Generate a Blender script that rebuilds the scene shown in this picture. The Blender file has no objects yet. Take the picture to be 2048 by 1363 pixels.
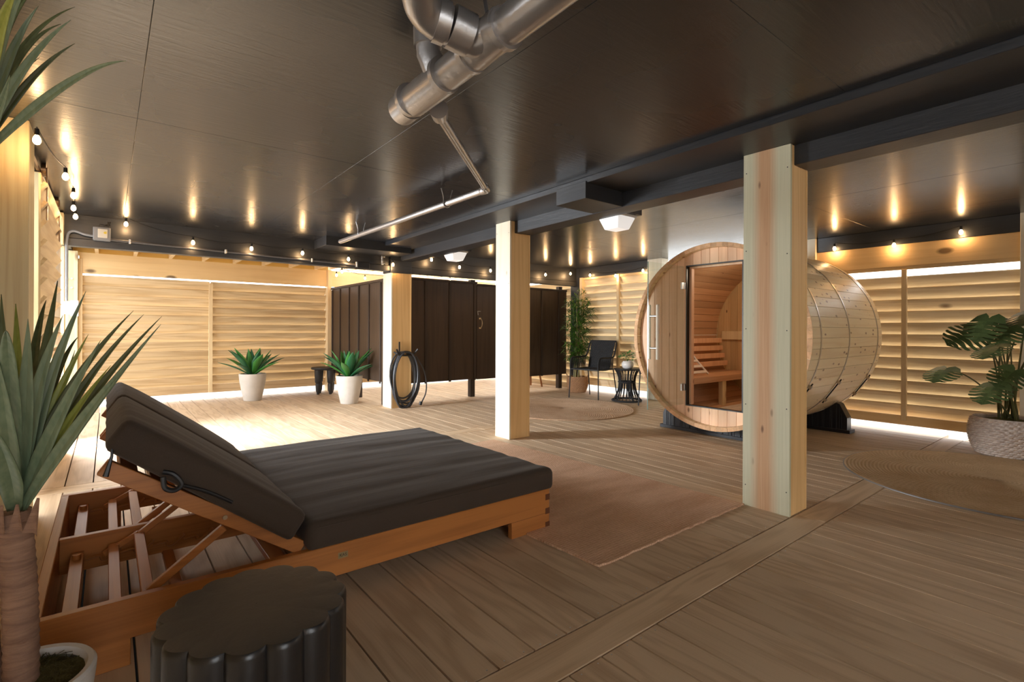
EXPOSURE = 0.56; WORLD = 3.8; DOORW = 90
import bpy, bmesh, math, random
from mathutils import Vector, Matrix, noise
random.seed(7)
SC = bpy.context.scene
COL = SC.collection
PI = math.pi
# ------------------------------------------------------------------ camera frame
FPX = 1013.57; CX = 1024.0; CY = 657.6; H = 1.08
_a = math.radians(51.42); _r = math.radians(0.2083)
FW = Vector((math.cos(_a), math.sin(_a), 0))
_R0 = Vector((math.sin(_a), -math.cos(_a), 0)); _U0 = Vector((0, 0, 1))
RT = _R0*math.cos(_r) + _U0*math.sin(_r)
UP = _U0*math.cos(_r) - _R0*math.sin(_r)
C0 = Vector((0, 0, H))
def ray(px, py): return FW*FPX + RT*(px-CX) - UP*(py-CY)
def atD(px, py, D): return C0 + ray(px, py)*(D/FPX)
def atX(px, py, X): d = ray(px, py); return C0 + d*(X/d.x)
def atY(px, py, Y): d = ray(px, py); return C0 + d*(Y/d.y)
def atZ(px, py, Z): d = ray(px, py); return C0 + d*((Z-H)/d.z)

cam_d = bpy.data.cameras.new('camera'); cam = bpy.data.objects.new('camera', cam_d); COL.objects.link(cam)
M = Matrix((( RT.x, UP.x, -FW.x, 0), (RT.y, UP.y, -FW.y, 0), (RT.z, UP.z, -FW.z, H), (0, 0, 0, 1)))
cam.matrix_world = M
cam_d.sensor_width = 36; cam_d.sensor_fit = 'HORIZONTAL'; cam_d.lens = FPX/2048*36
cam_d.shift_y = -(681.5-CY)/2048; cam_d.clip_start = 0.05; cam_d.clip_end = 200
SC.camera = cam
SC.view_settings.view_transform = 'Standard'; SC.view_settings.look = 'None'
SC.view_settings.gamma = 1; SC.view_settings.exposure = EXPOSURE
SC.view_settings.use_curve_mapping = False

# ------------------------------------------------------------------ materials
def srgb(r, g, b):
    f = lambda c: ((c/255)/12.92 if c/255 <= .04045 else (((c/255)+.055)/1.055)**2.4)
    return (f(r), f(g), f(b), 1)
class NT:
    def __init__(s, name):
        s.m = bpy.data.materials.new(name); s.m.use_nodes = True
        s.t = s.m.node_tree; s.t.nodes.clear()
        s.out = s.t.nodes.new('ShaderNodeOutputMaterial')
        s.b = s.t.nodes.new('ShaderNodeBsdfPrincipled')
        s.t.links.new(s.b.outputs[0], s.out.inputs[0])
    def n(s, typ, **kw):
        nd = s.t.nodes.new(typ)
        for k, v in kw.items():
            if k.startswith('i_'):
                key = k[2:]; key = int(key) if key.isdigit() else key
                nd.inputs[key].default_value = v
            else: setattr(nd, k, v)
        return nd
    def l(s, a, b): s.t.links.new(a, b)
    def math(s, op, a, b=None, c=None):
        nd = s.n('ShaderNodeMath', operation=op)
        for i, v in enumerate((a, b, c)):
            if v is None: continue
            if hasattr(v, 'node'): s.l(v, nd.inputs[i])
            else: nd.inputs[i].default_value = v
        return nd.outputs[0]
    def mix(s, f, a, b, blend='MIX'):
        nd = s.n('ShaderNodeMix', data_type='RGBA', blend_type=blend)
        for i, v in ((0, f), (6, a), (7, b)):
            if hasattr(v, 'node'): s.l(v, nd.inputs[i])
            else: nd.inputs[i].default_value = v
        return nd.outputs[2]
    def coords(s, scale, island=True, obj=True):
        tc = s.n('ShaderNodeTexCoord')
        v = tc.outputs['Object']
        if island:
            g = s.n('ShaderNodeNewGeometry'); r = g.outputs['Random Per Island']
            cb = s.n('ShaderNodeCombineXYZ')
            s.l(s.math('MULTIPLY', r, 37.1), cb.inputs[0]); s.l(s.math('MULTIPLY', r, 53.7), cb.inputs[1]); s.l(s.math('MULTIPLY', r, 91.3), cb.inputs[2])
            va = s.n('ShaderNodeVectorMath', operation='ADD'); s.l(v, va.inputs[0]); s.l(cb.outputs[0], va.inputs[1]); v = va.outputs[0]
            s.rnd = r
        mp = s.n('ShaderNodeMapping'); mp.inputs['Scale'].default_value = scale; s.l(v, mp.inputs[0])
        s.vec = v
        return mp.outputs[0]
    def mapped(s, scale):
        mp = s.n('ShaderNodeMapping'); mp.inputs['Scale'].default_value = scale; s.l(s.vec, mp.inputs[0]); return mp.outputs[0]
    def noise(s, vec, scale=1, detail=2, rough=.5, dist=0):
        nd = s.n('ShaderNodeTexNoise'); nd.inputs['Scale'].default_value = scale; nd.inputs['Detail'].default_value = detail
        nd.inputs['Roughness'].default_value = rough; nd.inputs['Distortion'].default_value = dist
        s.l(vec, nd.inputs['Vector']); return nd.outputs[0]
    def bump(s, h, strength=.2, dist=.01):
        bp = s.n('ShaderNodeBump'); bp.inputs['Strength'].default_value = strength; bp.inputs['Distance'].default_value = dist
        s.l(h, bp.inputs['Height']); s.l(bp.outputs[0], s.b.inputs['Normal'])
    def setb(s, **kw):
        for k, v in kw.items():
            key = k.replace('_', ' ')
            s.b.inputs[key].default_value = v
        return s
def axscale(axis, across, along):
    return tuple(along if 'XYZ'[i] == axis else across for i in range(3))
def wood(name, light, dark, axis='Y', across=7.0, along=.45, rings=9.0, strength=.6, rough=.6, var=.22, knots=0.0, kscale=3.2, bump=.15, knotcol=(.12, .05, .02, 1), tint=None, spec=.35, island=True):
    t = NT(name)
    v = t.coords(axscale(axis, across, along), island=island)
    n1 = t.noise(v, 1, 2, .45, .25)
    r = t.math('SINE', t.math('MULTIPLY', n1, rings*6.28))
    r = t.math('MULTIPLY_ADD', r, .5, .5)
    r = t.math('POWER', r, 1.6)
    fine = t.noise(t.mapped(axscale(axis, 160, 3)), 1, 2, .6)
    big = t.noise(t.mapped((1.7, 1.7, 1.7)), 1, 2, .5)
    f = t.math('ADD', t.math('MULTIPLY', r, strength*.8), t.math('MULTIPLY', t.math('SUBTRACT', fine, .5), .55))
    f = t.math('ADD', f, t.math('MULTIPLY', t.math('SUBTRACT', big, .5), .5))
    f.node.use_clamp = True
    c = t.mix(f, light, dark)
    if tint:
        tf = t.n('ShaderNodeMapRange', i_1=.45, i_2=.6); t.l(t.noise(t.mapped(axscale(axis, 5, .15)), 1, 1), tf.inputs[0])
        c = t.mix(t.math('MULTIPLY', tf.outputs[0], .8), c, tint)
    if knots:
        vo = t.n('ShaderNodeTexVoronoi'); vo.inputs['Scale'].default_value = kscale
        t.l(t.mapped(axscale(axis, 1.6, .8)), vo.inputs['Vector'])
        kd = t.math('ADD', vo.outputs['Distance'], t.math('MULTIPLY', t.math('SUBTRACT', n1, .5), .06))
        mr = t.n('ShaderNodeMapRange', i_1=knots*.55, i_2=knots, i_3=1.0, i_4=0.0); t.l(kd, mr.inputs[0])
        c = t.mix(t.math('MULTIPLY', mr.outputs[0], .85), c, knotcol)
    if island:
        k = t.math('MULTIPLY_ADD', t.rnd, var*2, 1-var)
        hs = t.n('ShaderNodeHueSaturation'); t.l(c, hs.inputs['Color']); t.l(k, hs.inputs['Value'])
        c = hs.outputs[0]
    t.l(c, t.b.inputs['Base Color'])
    t.setb(Roughness=rough); t.b.inputs['Specular IOR Level'].default_value = spec
    if bump: t.bump(t.math('ADD', f, fine), bump, .002)
    return t.m
def plain(name, col, rough=.5, metal=0, spec=.5, bump=None, coat=0, alpha=None, var=0):
    t = NT(name); t.setb(Base_Color=col, Roughness=rough, Metallic=metal)
    t.b.inputs['Specular IOR Level'].default_value = spec; t.b.inputs['Coat Weight'].default_value = coat
    if bump or var:
        v = t.coords((1, 1, 1), island=bool(var))
        if bump:
            s_, st = bump[:2]; n_ = t.noise(v, s_, 4, .6)
            t.bump(n_, st, .01)
        if var:
            hs = t.n('ShaderNodeHueSaturation'); hs.inputs['Color'].default_value = col
            t.l(t.math('MULTIPLY_ADD', t.rnd, 2*var, 1-var), hs.inputs['Value']); t.l(hs.outputs[0], t.b.inputs['Base Color'])
    return t.m
MT = {}
MT['deck'] = wood('deck_pine', srgb(210, 184, 153), srgb(160, 128, 97), 'Y', 7.5, 1.0, 5.5, .46, .6, .08, bump=.12)
MT['deckX'] = wood('deck_border_pine', srgb(215, 188, 155), srgb(166, 134, 101), 'X', 7.5, 1.0, 5, .46, .6, .06, bump=.12)
MT['slatX'] = wood('louver_pine_x', srgb(216, 192, 154), srgb(172, 140, 98), 'X', 9, .5, 6, .6, .6, .08, knots=.07, kscale=1.1)
MT['slatY'] = wood('louver_pine_y', srgb(228, 208, 174), srgb(186, 156, 114), 'Y', 9, .5, 6, .5, .6, .08, knots=.07, kscale=1.1)
MT['fasciaX'] = wood('fascia_pine_x', srgb(232, 202, 152), srgb(202, 162, 108), 'X', 6, .3, 4, .3, .6, .08, knots=.13, kscale=2.0, knotcol=(.10, .06, .035, 1))
MT['fasciaY'] = wood('fascia_pine_y', srgb(228, 196, 146), srgb(192, 152, 100), 'Y', 6, .3, 4, .3, .6, .08, knots=.13, kscale=2.0, knotcol=(.13, .07, .03, 1))
MT['stile'] = wood('stile_pine', srgb(228, 204, 162), srgb(196, 162, 116), 'Z', 9, .4, 5, .4, .6, .08)
MT['post'] = wood('post_cladding_warm', srgb(238, 198, 138), srgb(206, 158, 98), 'Z', 8, .32, 5, .38, .6, .06, knots=.09, kscale=1.9, knotcol=(.16, .08, .04, 1))
MT['postpale'] = wood('post_cladding_pale', srgb(240, 230, 208), srgb(220, 200, 164), 'Z', 8, .3, 4, .3, .6, .05, knots=.06, kscale=1.8)
MT['lpost'] = wood('post_yellow_pine', srgb(236, 222, 182), srgb(206, 178, 126), 'Z', 9, .3, 6, .5, .6, .06, knots=.12, kscale=1.8, knotcol=(.22, .1, .04, 1))
MT['teak'] = wood('teak_oiled', srgb(182, 116, 56), srgb(122, 68, 26), 'X', 10, .55, 4, .4, .42, .1, bump=.06, spec=.5)
MT['teakY'] = wood('teak_oiled_y', srgb(180, 114, 55), srgb(120, 66, 25), 'Y', 10, .55, 4, .4, .42, .1, bump=.06, spec=.5)
MT['teakdark'] = plain('teak_end_grain', srgb(96, 52, 24), .6)
MT['stave'] = wood('cedar_stave_outside', srgb(250, 230, 190), srgb(228, 190, 136), 'X', 8, .5, 4, .35, .38, .07, knots=.20, kscale=9.0, knotcol=(.30, .14, .045, 1), spec=.5)
MT['cedar'] = wood('cedar_front_plank', srgb(242, 200, 162), srgb(208, 154, 112), 'Z', 9, .35, 4, .35, .5, .16, knots=.14, kscale=5.0, knotcol=(.22, .08, .03, 1))
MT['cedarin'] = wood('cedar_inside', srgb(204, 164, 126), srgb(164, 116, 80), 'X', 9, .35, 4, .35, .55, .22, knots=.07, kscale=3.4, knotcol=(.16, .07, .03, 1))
MT['cedarback'] = wood('cedar_back_plank', srgb(216, 190, 144), srgb(176, 140, 96), 'Z', 9, .35, 4, .35, .55, .18, knots=.06, kscale=3.0)
MT['rim'] = wood('barrel_rim_end_grain', srgb(222, 178, 134), srgb(180, 128, 84), 'X', 20, 4, 3, .4, .65, .16)
MT['aspen'] = wood('pale_aspen', srgb(244, 236, 222), srgb(222, 206, 184), 'Z', 9, .5, 3, .3, .5, .05)
MT['stoolwood'] = wood('brown_stool_wood', srgb(160, 108, 66), srgb(110, 68, 38), 'Z', 9, .5, 4, .4, .5, .05)
def striped(name):   # pressure treated board with a pink-brown heart stripe between green edges; stripe is laid out across the board's own width
    t = NT(name); tc = t.n('ShaderNodeTexCoord'); sp = t.n('ShaderNodeSeparateXYZ'); t.l(tc.outputs['Object'], sp.inputs[0])
    t.vec = tc.outputs['Object']
    wob = t.noise(t.mapped((1, 3, .5)), 1, 2); y = t.math('ADD', sp.outputs[1], t.math('MULTIPLY', t.math('SUBTRACT', wob, .5), .05))
    d = t.math('ABSOLUTE', t.math('ADD', y, -.008))
    mr = t.n('ShaderNodeMapRange', i_1=.025, i_2=.082, i_3=1.0, i_4=0.0); t.l(d, mr.inputs[0])
    fine = t.noise(t.mapped((150, 150, 2.5)), 1, 2, .6)
    g = t.mix(fine, srgb(218, 214, 188), srgb(192, 190, 160)); br = t.mix(fine, srgb(218, 182, 144), srgb(186, 138, 98))
    c = t.mix(mr.outputs[0], g, br)
    vo = t.n('ShaderNodeTexVoronoi'); vo.inputs['Scale'].default_value = 1.0; t.l(t.mapped((4, 13, 4.6)), vo.inputs['Vector'])
    kr = t.n('ShaderNodeMapRange', i_1=.06, i_2=.14, i_3=1.0, i_4=0.0); t.l(vo.outputs['Distance'], kr.inputs[0])
    c = t.mix(t.math('MULTIPLY', t.math('MULTIPLY', kr.outputs[0], mr.outputs[0]), .8), c, (.14, .06, .03, 1))
    t.l(c, t.b.inputs['Base Color']); t.setb(Roughness=.6); return t.m
MT['striped'] = striped('post_cladding_green_stripe')
def blackpaint(name, axis, rough=.28):
    t = NT(name); v = t.coords(axscale(axis, 48, 5), island=False)
    n1 = t.noise(v, 1, 3, .6, .15); n2 = t.noise(t.mapped((1.6, 1.6, 1.6)), 1, 2, .5)
    n3 = t.noise(t.mapped((9, 9, 9)), 1, 2, .5, .3)
    c = t.mix(n2, (.016, .018, .022, 1), (.026, .028, .033, 1)); t.l(c, t.b.inputs['Base Color'])
    r = t.math('MULTIPLY_ADD', n2, .14, rough-.07); t.l(r, t.b.inputs['Roughness'])
    t.b.inputs['Specular IOR Level'].default_value = .7
    t.bump(n1, .42, .0028)
    return t.m
MT['ceil'] = blackpaint('black_ceiling_paint', 'X', .27)
MT['ceilR'] = blackpaint('black_ceiling_paint_y', 'Y', .24)
MT['beam'] = blackpaint('black_beam_paint', 'Y', .42)
MT['beamX'] = blackpaint('black_beam_paint_x', 'X', .45)
MT['stain'] = wood('dark_brown_stain', srgb(74, 58, 46), srgb(42, 31, 24), 'Z', 9, .4, 5, .4, .38, .1, bump=.12)
MT['stainlight'] = wood('dark_stain_batten', srgb(66, 54, 46), srgb(38, 30, 26), 'Z', 9, .4, 5, .4, .5, .1)
MT['black'] = plain('black_painted_metal', (.012, .012, .013, 1), .42)
MT['blackgloss'] = plain('black_semi_gloss', (.014, .013, .013, 1), .3, bump=(60, .06))
MT['blackplastic'] = plain('black_plastic', (.01, .01, .01, 1), .35)
MT['stooltop'] = plain('stool_top_lit', (.060, .052, .046, 1), .45, bump=(22, .15))  # light falling on the table top is put into this lighter base colour
MT['blackwood'] = plain('charred_black_wood', (.03, .03, .032, 1), .5, bump=(25, .5))
MT['steel'] = plain('galvanised_steel', (.62, .62, .62, 1), .3, 1)
MT['band'] = plain('band_steel', (.55, .5, .44, 1), .3, 1)
MT['chrome'] = plain('chrome', (.8, .8, .8, 1), .12, 1)
MT['bronze'] = plain('bronze_roller', (.22, .15, .1, 1), .3, 1)
MT['brass'] = plain('brushed_brass_pull', (.7, .55, .36, 1), .3, 1)
MT['pipe'] = plain('silver_grey_pipe_paint', (.42, .40, .39, 1), .3, .75, bump=(30, .12))
MT['pipedark'] = plain('dark_grey_conduit', (.10, .10, .11, 1), .4, .3)
MT['greyplastic'] = plain('grey_plastic', (.22, .23, .25, 1), .4)
MT['whiteplastic'] = plain('white_plastic', (.8, .8, .8, 1), .4)
MT['strap'] = plain('hanger_strap', (.35, .34, .34, 1), .4, .8)
MT['label'] = plain('label_paper', (.65, .62, .55, 1), .5)
MT['yellow'] = plain('yellow_label', (.7, .55, .08, 1), .5)
def ceramic():
    t = NT('off_white_fibre_pot'); v = t.coords((1, 1, 1), island=False); n = t.noise(v, 9, 5, .6)
    t.l(t.mix(n, srgb(222, 216, 208), srgb(198, 190, 180)), t.b.inputs['Base Color']); t.setb(Roughness=.7); t.bump(n, .25, .006); return t.m
MT['pot'] = ceramic()
MT['potwhite'] = plain('white_glazed_pot', (.82, .8, .78, 1), .35)
MT['soil'] = plain('dark_soil', (.06, .04, .025, 1), .9, bump=(60, .8))
MT['moss'] = NT('dry_moss').m
def moss():
    t = NT('dried_moss'); v = t.coords((1, 1, 1), island=False); n = t.noise(v, 55, 5, .7)
    t.l(t.mix(n, srgb(60, 62, 26), srgb(120, 104, 52)), t.b.inputs['Base Color']); t.setb(Roughness=.95); t.bump(n, 1, .02); return t.m
MT['moss'] = moss()
def leafmat(name, c1, c2, rough=.42, axis='Z', bands=40, bandw=.25):
    t = NT(name); v = t.coords((1, 1, 1)); n = t.noise(v, 7, 3, .5)
    fine = t.noise(t.mapped((90, 90, 6)), 1, 2, .5)
    f = t.math('ADD', t.math('MULTIPLY', n, .8), t.math('MULTIPLY', t.math('SUBTRACT', fine, .5), bandw*2)); f.node.use_clamp = True
    c = t.mix(f, c1, c2)
    hs = t.n('ShaderNodeHueSaturation'); t.l(c, hs.inputs['Color']); t.l(t.math('MULTIPLY_ADD', t.rnd, .5, .75), hs.inputs['Value'])
    t.l(hs.outputs[0], t.b.inputs['Base Color']); t.setb(Roughness=rough)
    t.b.inputs['Subsurface Weight'].default_value = 0
    t.bump(fine, .2, .002); return t.m
MT['agave'] = leafmat('agave_green', srgb(36, 100, 42), srgb(78, 146, 62), .4)
MT['agaveB'] = leafmat('agave_blue_green', srgb(28, 80, 50), srgb(54, 116, 74), .4)
MT['drac'] = leafmat('dracaena_grey_green', srgb(84, 104, 78), srgb(146, 156, 124), .42, bandw=.4)
MT['dracY'] = leafmat('dracaena_yellow_green', srgb(110, 120, 44), srgb(172, 172, 84), .42, bandw=.4)
MT['dracD'] = leafmat('dracaena_dark', srgb(62, 70, 40), srgb(112, 116, 74), .42, bandw=.4)
MT['bamboo'] = leafmat('bamboo_leaf_green', srgb(30, 78, 24), srgb(110, 152, 48), .45)
MT['cane'] = plain('bamboo_cane', srgb(150, 140, 84), .5)
MT['mon'] = leafmat('monstera_green', srgb(56, 74, 38), srgb(104, 118, 72), .38)
MT['monstem'] = plain('monstera_stem', srgb(82, 82, 44), .5)
MT['small'] = leafmat('small_foliage_green', srgb(50, 104, 44), srgb(110, 158, 84), .45)
def trunk():
    t = NT('dracaena_trunk'); v = t.coords((1, 1, 1), island=False)
    n = t.noise(v, 18, 5, .65); n2 = t.noise(t.mapped((12, 12, 75)), 1, 3, .6, .8)
    t.l(t.mix(t.math('MULTIPLY', n, n2), srgb(160, 122, 96), srgb(70, 46, 36)), t.b.inputs['Base Color'])
    c = t.mix(n2, srgb(172, 134, 108), srgb(88, 58, 46)); t.l(c, t.b.inputs['Base Color'])
    t.setb(Roughness=.75); t.bump(t.math('ADD', n, n2), .8, .008); return t.m
MT['trunk'] = trunk()
def fabric():
    t = NT('dark_brown_canvas'); v = t.coords((1, 1, 1), island=False)
    w = t.noise(t.mapped((420, 420, 420)), 1, 2, .6); n = t.noise(v, 3, 4, .6)
    wr = t.noise(t.mapped((1.4, 13, 3)), 1, 3, .55, .4)
    t.l(t.mix(w, (.038, .0235, .0145, 1), (.066, .044, .029, 1)), t.b.inputs['Base Color'])
    t.setb(Roughness=.85); t.b.inputs['Sheen Weight'].default_value = .08; t.b.inputs['Sheen Roughness'].default_value = .5
    t.bump(t.math('ADD', t.math('MULTIPLY', w, .08), wr), .22, .02); return t.m
MT['fabric'] = fabric()
def jute(name, round_=False, c1=(190, 150, 112), c2=(132, 98, 66)):
    t = NT(name); tc = t.n('ShaderNodeTexCoord'); t.vec = tc.outputs['Object']; sp = t.n('ShaderNodeSeparateXYZ'); t.l(t.vec, sp.inputs[0])
    n = t.noise(t.mapped((70, 70, 70)), 1, 3, .7); big = t.noise(t.mapped((1.3, 5.5, 1)) if not round_ else t.mapped((3, 3, 3)), 1, 3, .6)
    if round_:
        r = t.math('SQRT', t.math('ADD', t.math('MULTIPLY', sp.outputs[0], sp.outputs[0]), t.math('MULTIPLY', sp.outputs[1], sp.outputs[1])))
        w = t.math('SINE', t.math('MULTIPLY', r, 2*PI/.024)); ang = t.math('ARCTAN2', sp.outputs[1], sp.outputs[0])
        w2 = t.math('SINE', t.math('MULTIPLY_ADD', ang, 130, t.math('MULTIPLY', r, 160)))
    else:
        w = t.math('SINE', t.math('MULTIPLY', sp.outputs[0], 2*PI/.014)); w2 = t.math('SINE', t.math('MULTIPLY', sp.outputs[1], 2*PI/.018))
    h = t.math('ADD', t.math('MULTIPLY', w, .28), t.math('ADD', t.math('MULTIPLY', w2, .16), n))
    f = t.math('ADD', t.math('MULTIPLY', h, .6), t.math('MULTIPLY', t.math('SUBTRACT', big, .42), 1.1)); f.node.use_clamp = True
    t.l(t.mix(f, srgb(*c2), srgb(*c1)), t.b.inputs['Base Color']); t.setb(Roughness=.95)
    t.b.inputs['Specular IOR Level'].default_value = .1
    t.bump(h, .8, .006); return t.m
MT['jute'] = jute('jute_flat_weave', c1=(250, 214, 184), c2=(192, 148, 116))
MT['juter'] = jute('jute_braided_round', True, (240, 214, 178), (190, 156, 118))
MT['juteb'] = jute('jute_braided_round_brown', True, (232, 204, 174), (180, 144, 114))
def weave(name, c1, c2, c3=None):
    t = NT(name); v = t.coords((1, 1, 1), island=False); n = t.noise(t.mapped((30, 30, 120)), 1, 3, .6)
    t.l(t.mix(n, c1, c2), t.b.inputs['Base Color']); t.setb(Roughness=.8); t.bump(n, .6, .006); return t.m
MT['wicker'] = weave('seagrass_weave', srgb(214, 170, 128), srgb(120, 82, 54))
MT['wickerg'] = weave('whitewashed_wicker', srgb(244, 232, 220), srgb(130, 98, 78))
def glassm(name, col=(1, 1, 1, 1), rough=0.0):
    t = NT(name); t.t.nodes.remove(t.b)
    tr = t.n('ShaderNodeBsdfTransparent'); tr.inputs[0].default_value = (.93, .96, .94, 1)
    gl = t.n('ShaderNodeBsdfGlossy'); gl.inputs['Roughness'].default_value = .02
    
    mx = t.n('ShaderNodeMixShader'); mx.inputs[0].default_value = .05; t.l(tr.outputs[0], mx.inputs[1]); t.l(gl.outputs[0], mx.inputs[2])
    t.l(mx.outputs[0], t.out.inputs[0]); return t.m
MT['glass'] = glassm('clear_glass')
MT['glassedge'] = plain('green_glass_edge', (.02, .10, .06, 1), .1)
def emis(name, col, st):
    t = NT(name); t.setb(Base_Color=col, Roughness=.4); t.b.inputs['Emission Color'].default_value = col; t.b.inputs['Emission Strength'].default_value = st; return t.m
MT['bulb'] = emis('warm_lit_bulb', (1, .62, .28, 1), 26)
MT['diffuser'] = plain('white_translucent_diffuser', (.9, .9, .88, 1), .25)
MT['diffuser'].node_tree.nodes['Principled BSDF'].inputs['Emission Color'].default_value = (1, 1, 1, 1)
MT['diffuser'].node_tree.nodes['Principled BSDF'].inputs['Emission Strength'].default_value = .35
MT['concrete'] = plain('pale_concrete', (.34, .33, .31, 1), .9)
MT['dark'] = plain('under_deck_shade', (.02, .016, .012, 1), 1)  # near-black standing in for the shade below the deck
MT['hose'] = plain('black_hose_rubber', (.045, .048, .055, 1), .38)
MT['cradle'] = plain('black_cradle_plastic', (.014, .014, .017, 1), .33, bump=(40, .1))
MT['rope'] = weave('black_rope', (.010, .010, .011, 1), (.028, .028, .03, 1))
MT['roofmetal'] = plain('outer_soffit_yellow', srgb(206, 172, 104), .7)
MT['plate'] = plain('brass_name_plate', (.42, .32, .16, 1), .35, .6)

# ------------------------------------------------------------------ mesh builder
class MB:
    def __init__(s): s.v = []; s.f = []; s.mi = []
    def add(s, vs, fs, mi=0):
        o = len(s.v); s.v += [Vector(v) for v in vs]; s.f += [tuple(i+o for i in f) for f in fs]; s.mi += [mi]*len(fs); return s
    def hexa(s, p, mi=0):      # 8 points: bottom 4 ccw, top 4 ccw
        return s.add(p, [(3, 2, 1, 0), (4, 5, 6, 7), (0, 1, 5, 4), (1, 2, 6, 5), (2, 3, 7, 6), (3, 0, 4, 7)], mi)
    def box(s, x0, x1, y0, y1, z0, z1, mi=0):
        return s.hexa([(x0, y0, z0), (x1, y0, z0), (x1, y1, z0), (x0, y1, z0), (x0, y0, z1), (x1, y0, z1), (x1, y1, z1), (x0, y1, z1)], mi)
    def bar(s, a, b, w, t, up=(0, 0, 1), mi=0):   # box from a to b, w across, t along 'up'
        a = Vector(a); b = Vector(b); d = (b-a).normalized(); u = Vector(up); u = (u-d*u.dot(d)).normalized(); sd = d.cross(u)
        sd *= w/2; u *= t/2
        return s.hexa([a-sd-u, a+sd-u, b+sd-u, b-sd-u, a-sd+u, a+sd+u, b+sd+u, b-sd+u][:], mi)
    def tube(s, pts, r, n=8, cap=True, mi=0, closed=False):
        pts = [Vector(p) for p in pts]; m = len(pts)
        rs = r if isinstance(r, (list, tuple)) else [r]*m
        d0 = (pts[1]-pts[0]).normalized(); up = Vector((0, 0, 1)) if abs(d0.z) < .9 else Vector((1, 0, 0))
        u = (up-d0*up.dot(d0)).normalized(); o = len(s.v)
        for i in range(m):
            if closed: d = (pts[(i+1) % m]-pts[i-1]).normalized()
            else: d = (pts[min(i+1, m-1)]-pts[max(i-1, 0)]).normalized()
            u = (u-d*u.dot(d)).normalized(); w = d.cross(u)
            for k in range(n):
                t = 2*PI*k/n; s.v.append(pts[i]+(u*math.cos(t)+w*math.sin(t))*rs[i])
        for i in range(m if closed else m-1):
            j = (i+1) % m
            for k in range(n):
                s.f.append((o+i*n+k, o+i*n+(k+1) % n, o+j*n+(k+1) % n, o+j*n+k)); s.mi.append(mi)
        if cap and not closed:
            s.f.append(tuple(o+k for k in reversed(range(n)))); s.f.append(tuple(o+(m-1)*n+k for k in range(n))); s.mi += [mi, mi]
        return s
    def lathe(s, prof, c=(0, 0, 0), n=32, fr=None, mi=0, capb=True, capt=False):
        c = Vector(c); o = len(s.v)
        for (r, z) in prof:
            for k in range(n):
                t = 2*PI*k/n; rr = r*(fr(t, z) if fr else 1); s.v.append(c+Vector((rr*math.cos(t), rr*math.sin(t), z)))
        for i in range(len(prof)-1):
            for k in range(n):
                s.f.append((o+i*n+k, o+i*n+(k+1) % n, o+(i+1)*n+(k+1) % n, o+(i+1)*n+k)); s.mi.append(mi)
        if capb: s.f.append(tuple(o+k for k in reversed(range(n)))); s.mi.append(mi)
        if capt: e = o+(len(prof)-1)*n; s.f.append(tuple(e+k for k in range(n))); s.mi.append(mi)
        return s
    def prism(s, poly, d0, d1, axis='X', mi=0):
        n = len(poly)
        P = {'X': lambda p, d: (d, p[0], p[1]), 'Y': lambda p, d: (p[0], d, p[1]), 'Z': lambda p, d: (p[0], p[1], d)}[axis]
        return s.add([P(p, d0) for p in poly]+[P(p, d1) for p in poly],
                     [tuple(reversed(range(n))), tuple(range(n, 2*n))]+[(i, (i+1) % n, n+(i+1) % n, n+i) for i in range(n)], mi)
    def build(s, name, mat, parent=None, bevel=0, smooth=False, seg=1, shear=None, solid=0, sub=0):
        off = parent_loc(parent)
        me = bpy.data.meshes.new(name)
        vs = [v-off for v in s.v]
        me.from_pydata([tuple(v) for v in vs], [], s.f)
        mats = mat if isinstance(mat, list) else [mat]
        for m_ in mats: me.materials.append(MT[m_] if isinstance(m_, str) else m_)
        if len(mats) > 1: me.polygons.foreach_set('material_index', s.mi)
        bm = bmesh.new(); bm.from_mesh(me); bmesh.ops.recalc_face_normals(bm, faces=bm.faces); bm.to_mesh(me); bm.free()
        if smooth:
            me.polygons.foreach_set('use_smooth', [True]*len(me.polygons)); me.set_sharp_from_angle(angle=math.radians(40))
        o = bpy.data.objects.new(name, me); COL.objects.link(o)
        if parent: o.parent = parent
        if bevel:
            b = o.modifiers.new('bevel', 'BEVEL'); b.width = bevel; b.segments = seg; b.limit_method = 'ANGLE'; b.angle_limit = math.radians(40)
        if solid:
            b = o.modifiers.new('solid', 'SOLIDIFY'); b.thickness = solid
        if sub:
            b = o.modifiers.new('sub', 'SUBSURF'); b.levels = sub; b.render_levels = sub
        return o
def parent_loc(p):
    v = Vector((0, 0, 0))
    while p is not None: v += p.location; p = p.parent
    return v
def thing(name, label, cat, loc=(0, 0, 0), group=None):
    o = bpy.data.objects.new(name, None); o.empty_display_size = .1; COL.objects.link(o); o.location = loc
    return tag(o, label, cat, group)
def tag(o, label, cat, group=None, kind=None):
    o['label'] = label; o['category'] = cat
    if group: o['group'] = group
    if kind: o['kind'] = kind
    return o
def struct(o, label=None):
    o['kind'] = 'structure'
    return o
def copy_tree(o, parent=None):
    c = o.copy(); COL.objects.link(c)
    if parent: c.parent = parent
    for ch in list(o.children): copy_tree(ch, c)
    return c
def bez(p0, p1, p2, n):
    p0, p1, p2 = Vector(p0), Vector(p1), Vector(p2)
    return [p0*(1-t)**2+p1*2*t*(1-t)+p2*t*t for t in [i/n for i in range(n+1)]]
def smoothpath(pts, n=6):
    pts = [Vector(p) for p in pts]; out = []
    for i in range(len(pts)-1):
        p0 = pts[max(i-1, 0)]; p1 = pts[i]; p2 = pts[i+1]; p3 = pts[min(i+2, len(pts)-1)]
        for k in range(n):
            t = k/n
            out.append(.5*((2*p1)+(p2-p0)*t+(2*p0-5*p1+4*p2-p3)*t*t+(3*p1-p0-3*p2+p3)*t**3))
    out.append(pts[-1]); return out

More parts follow.
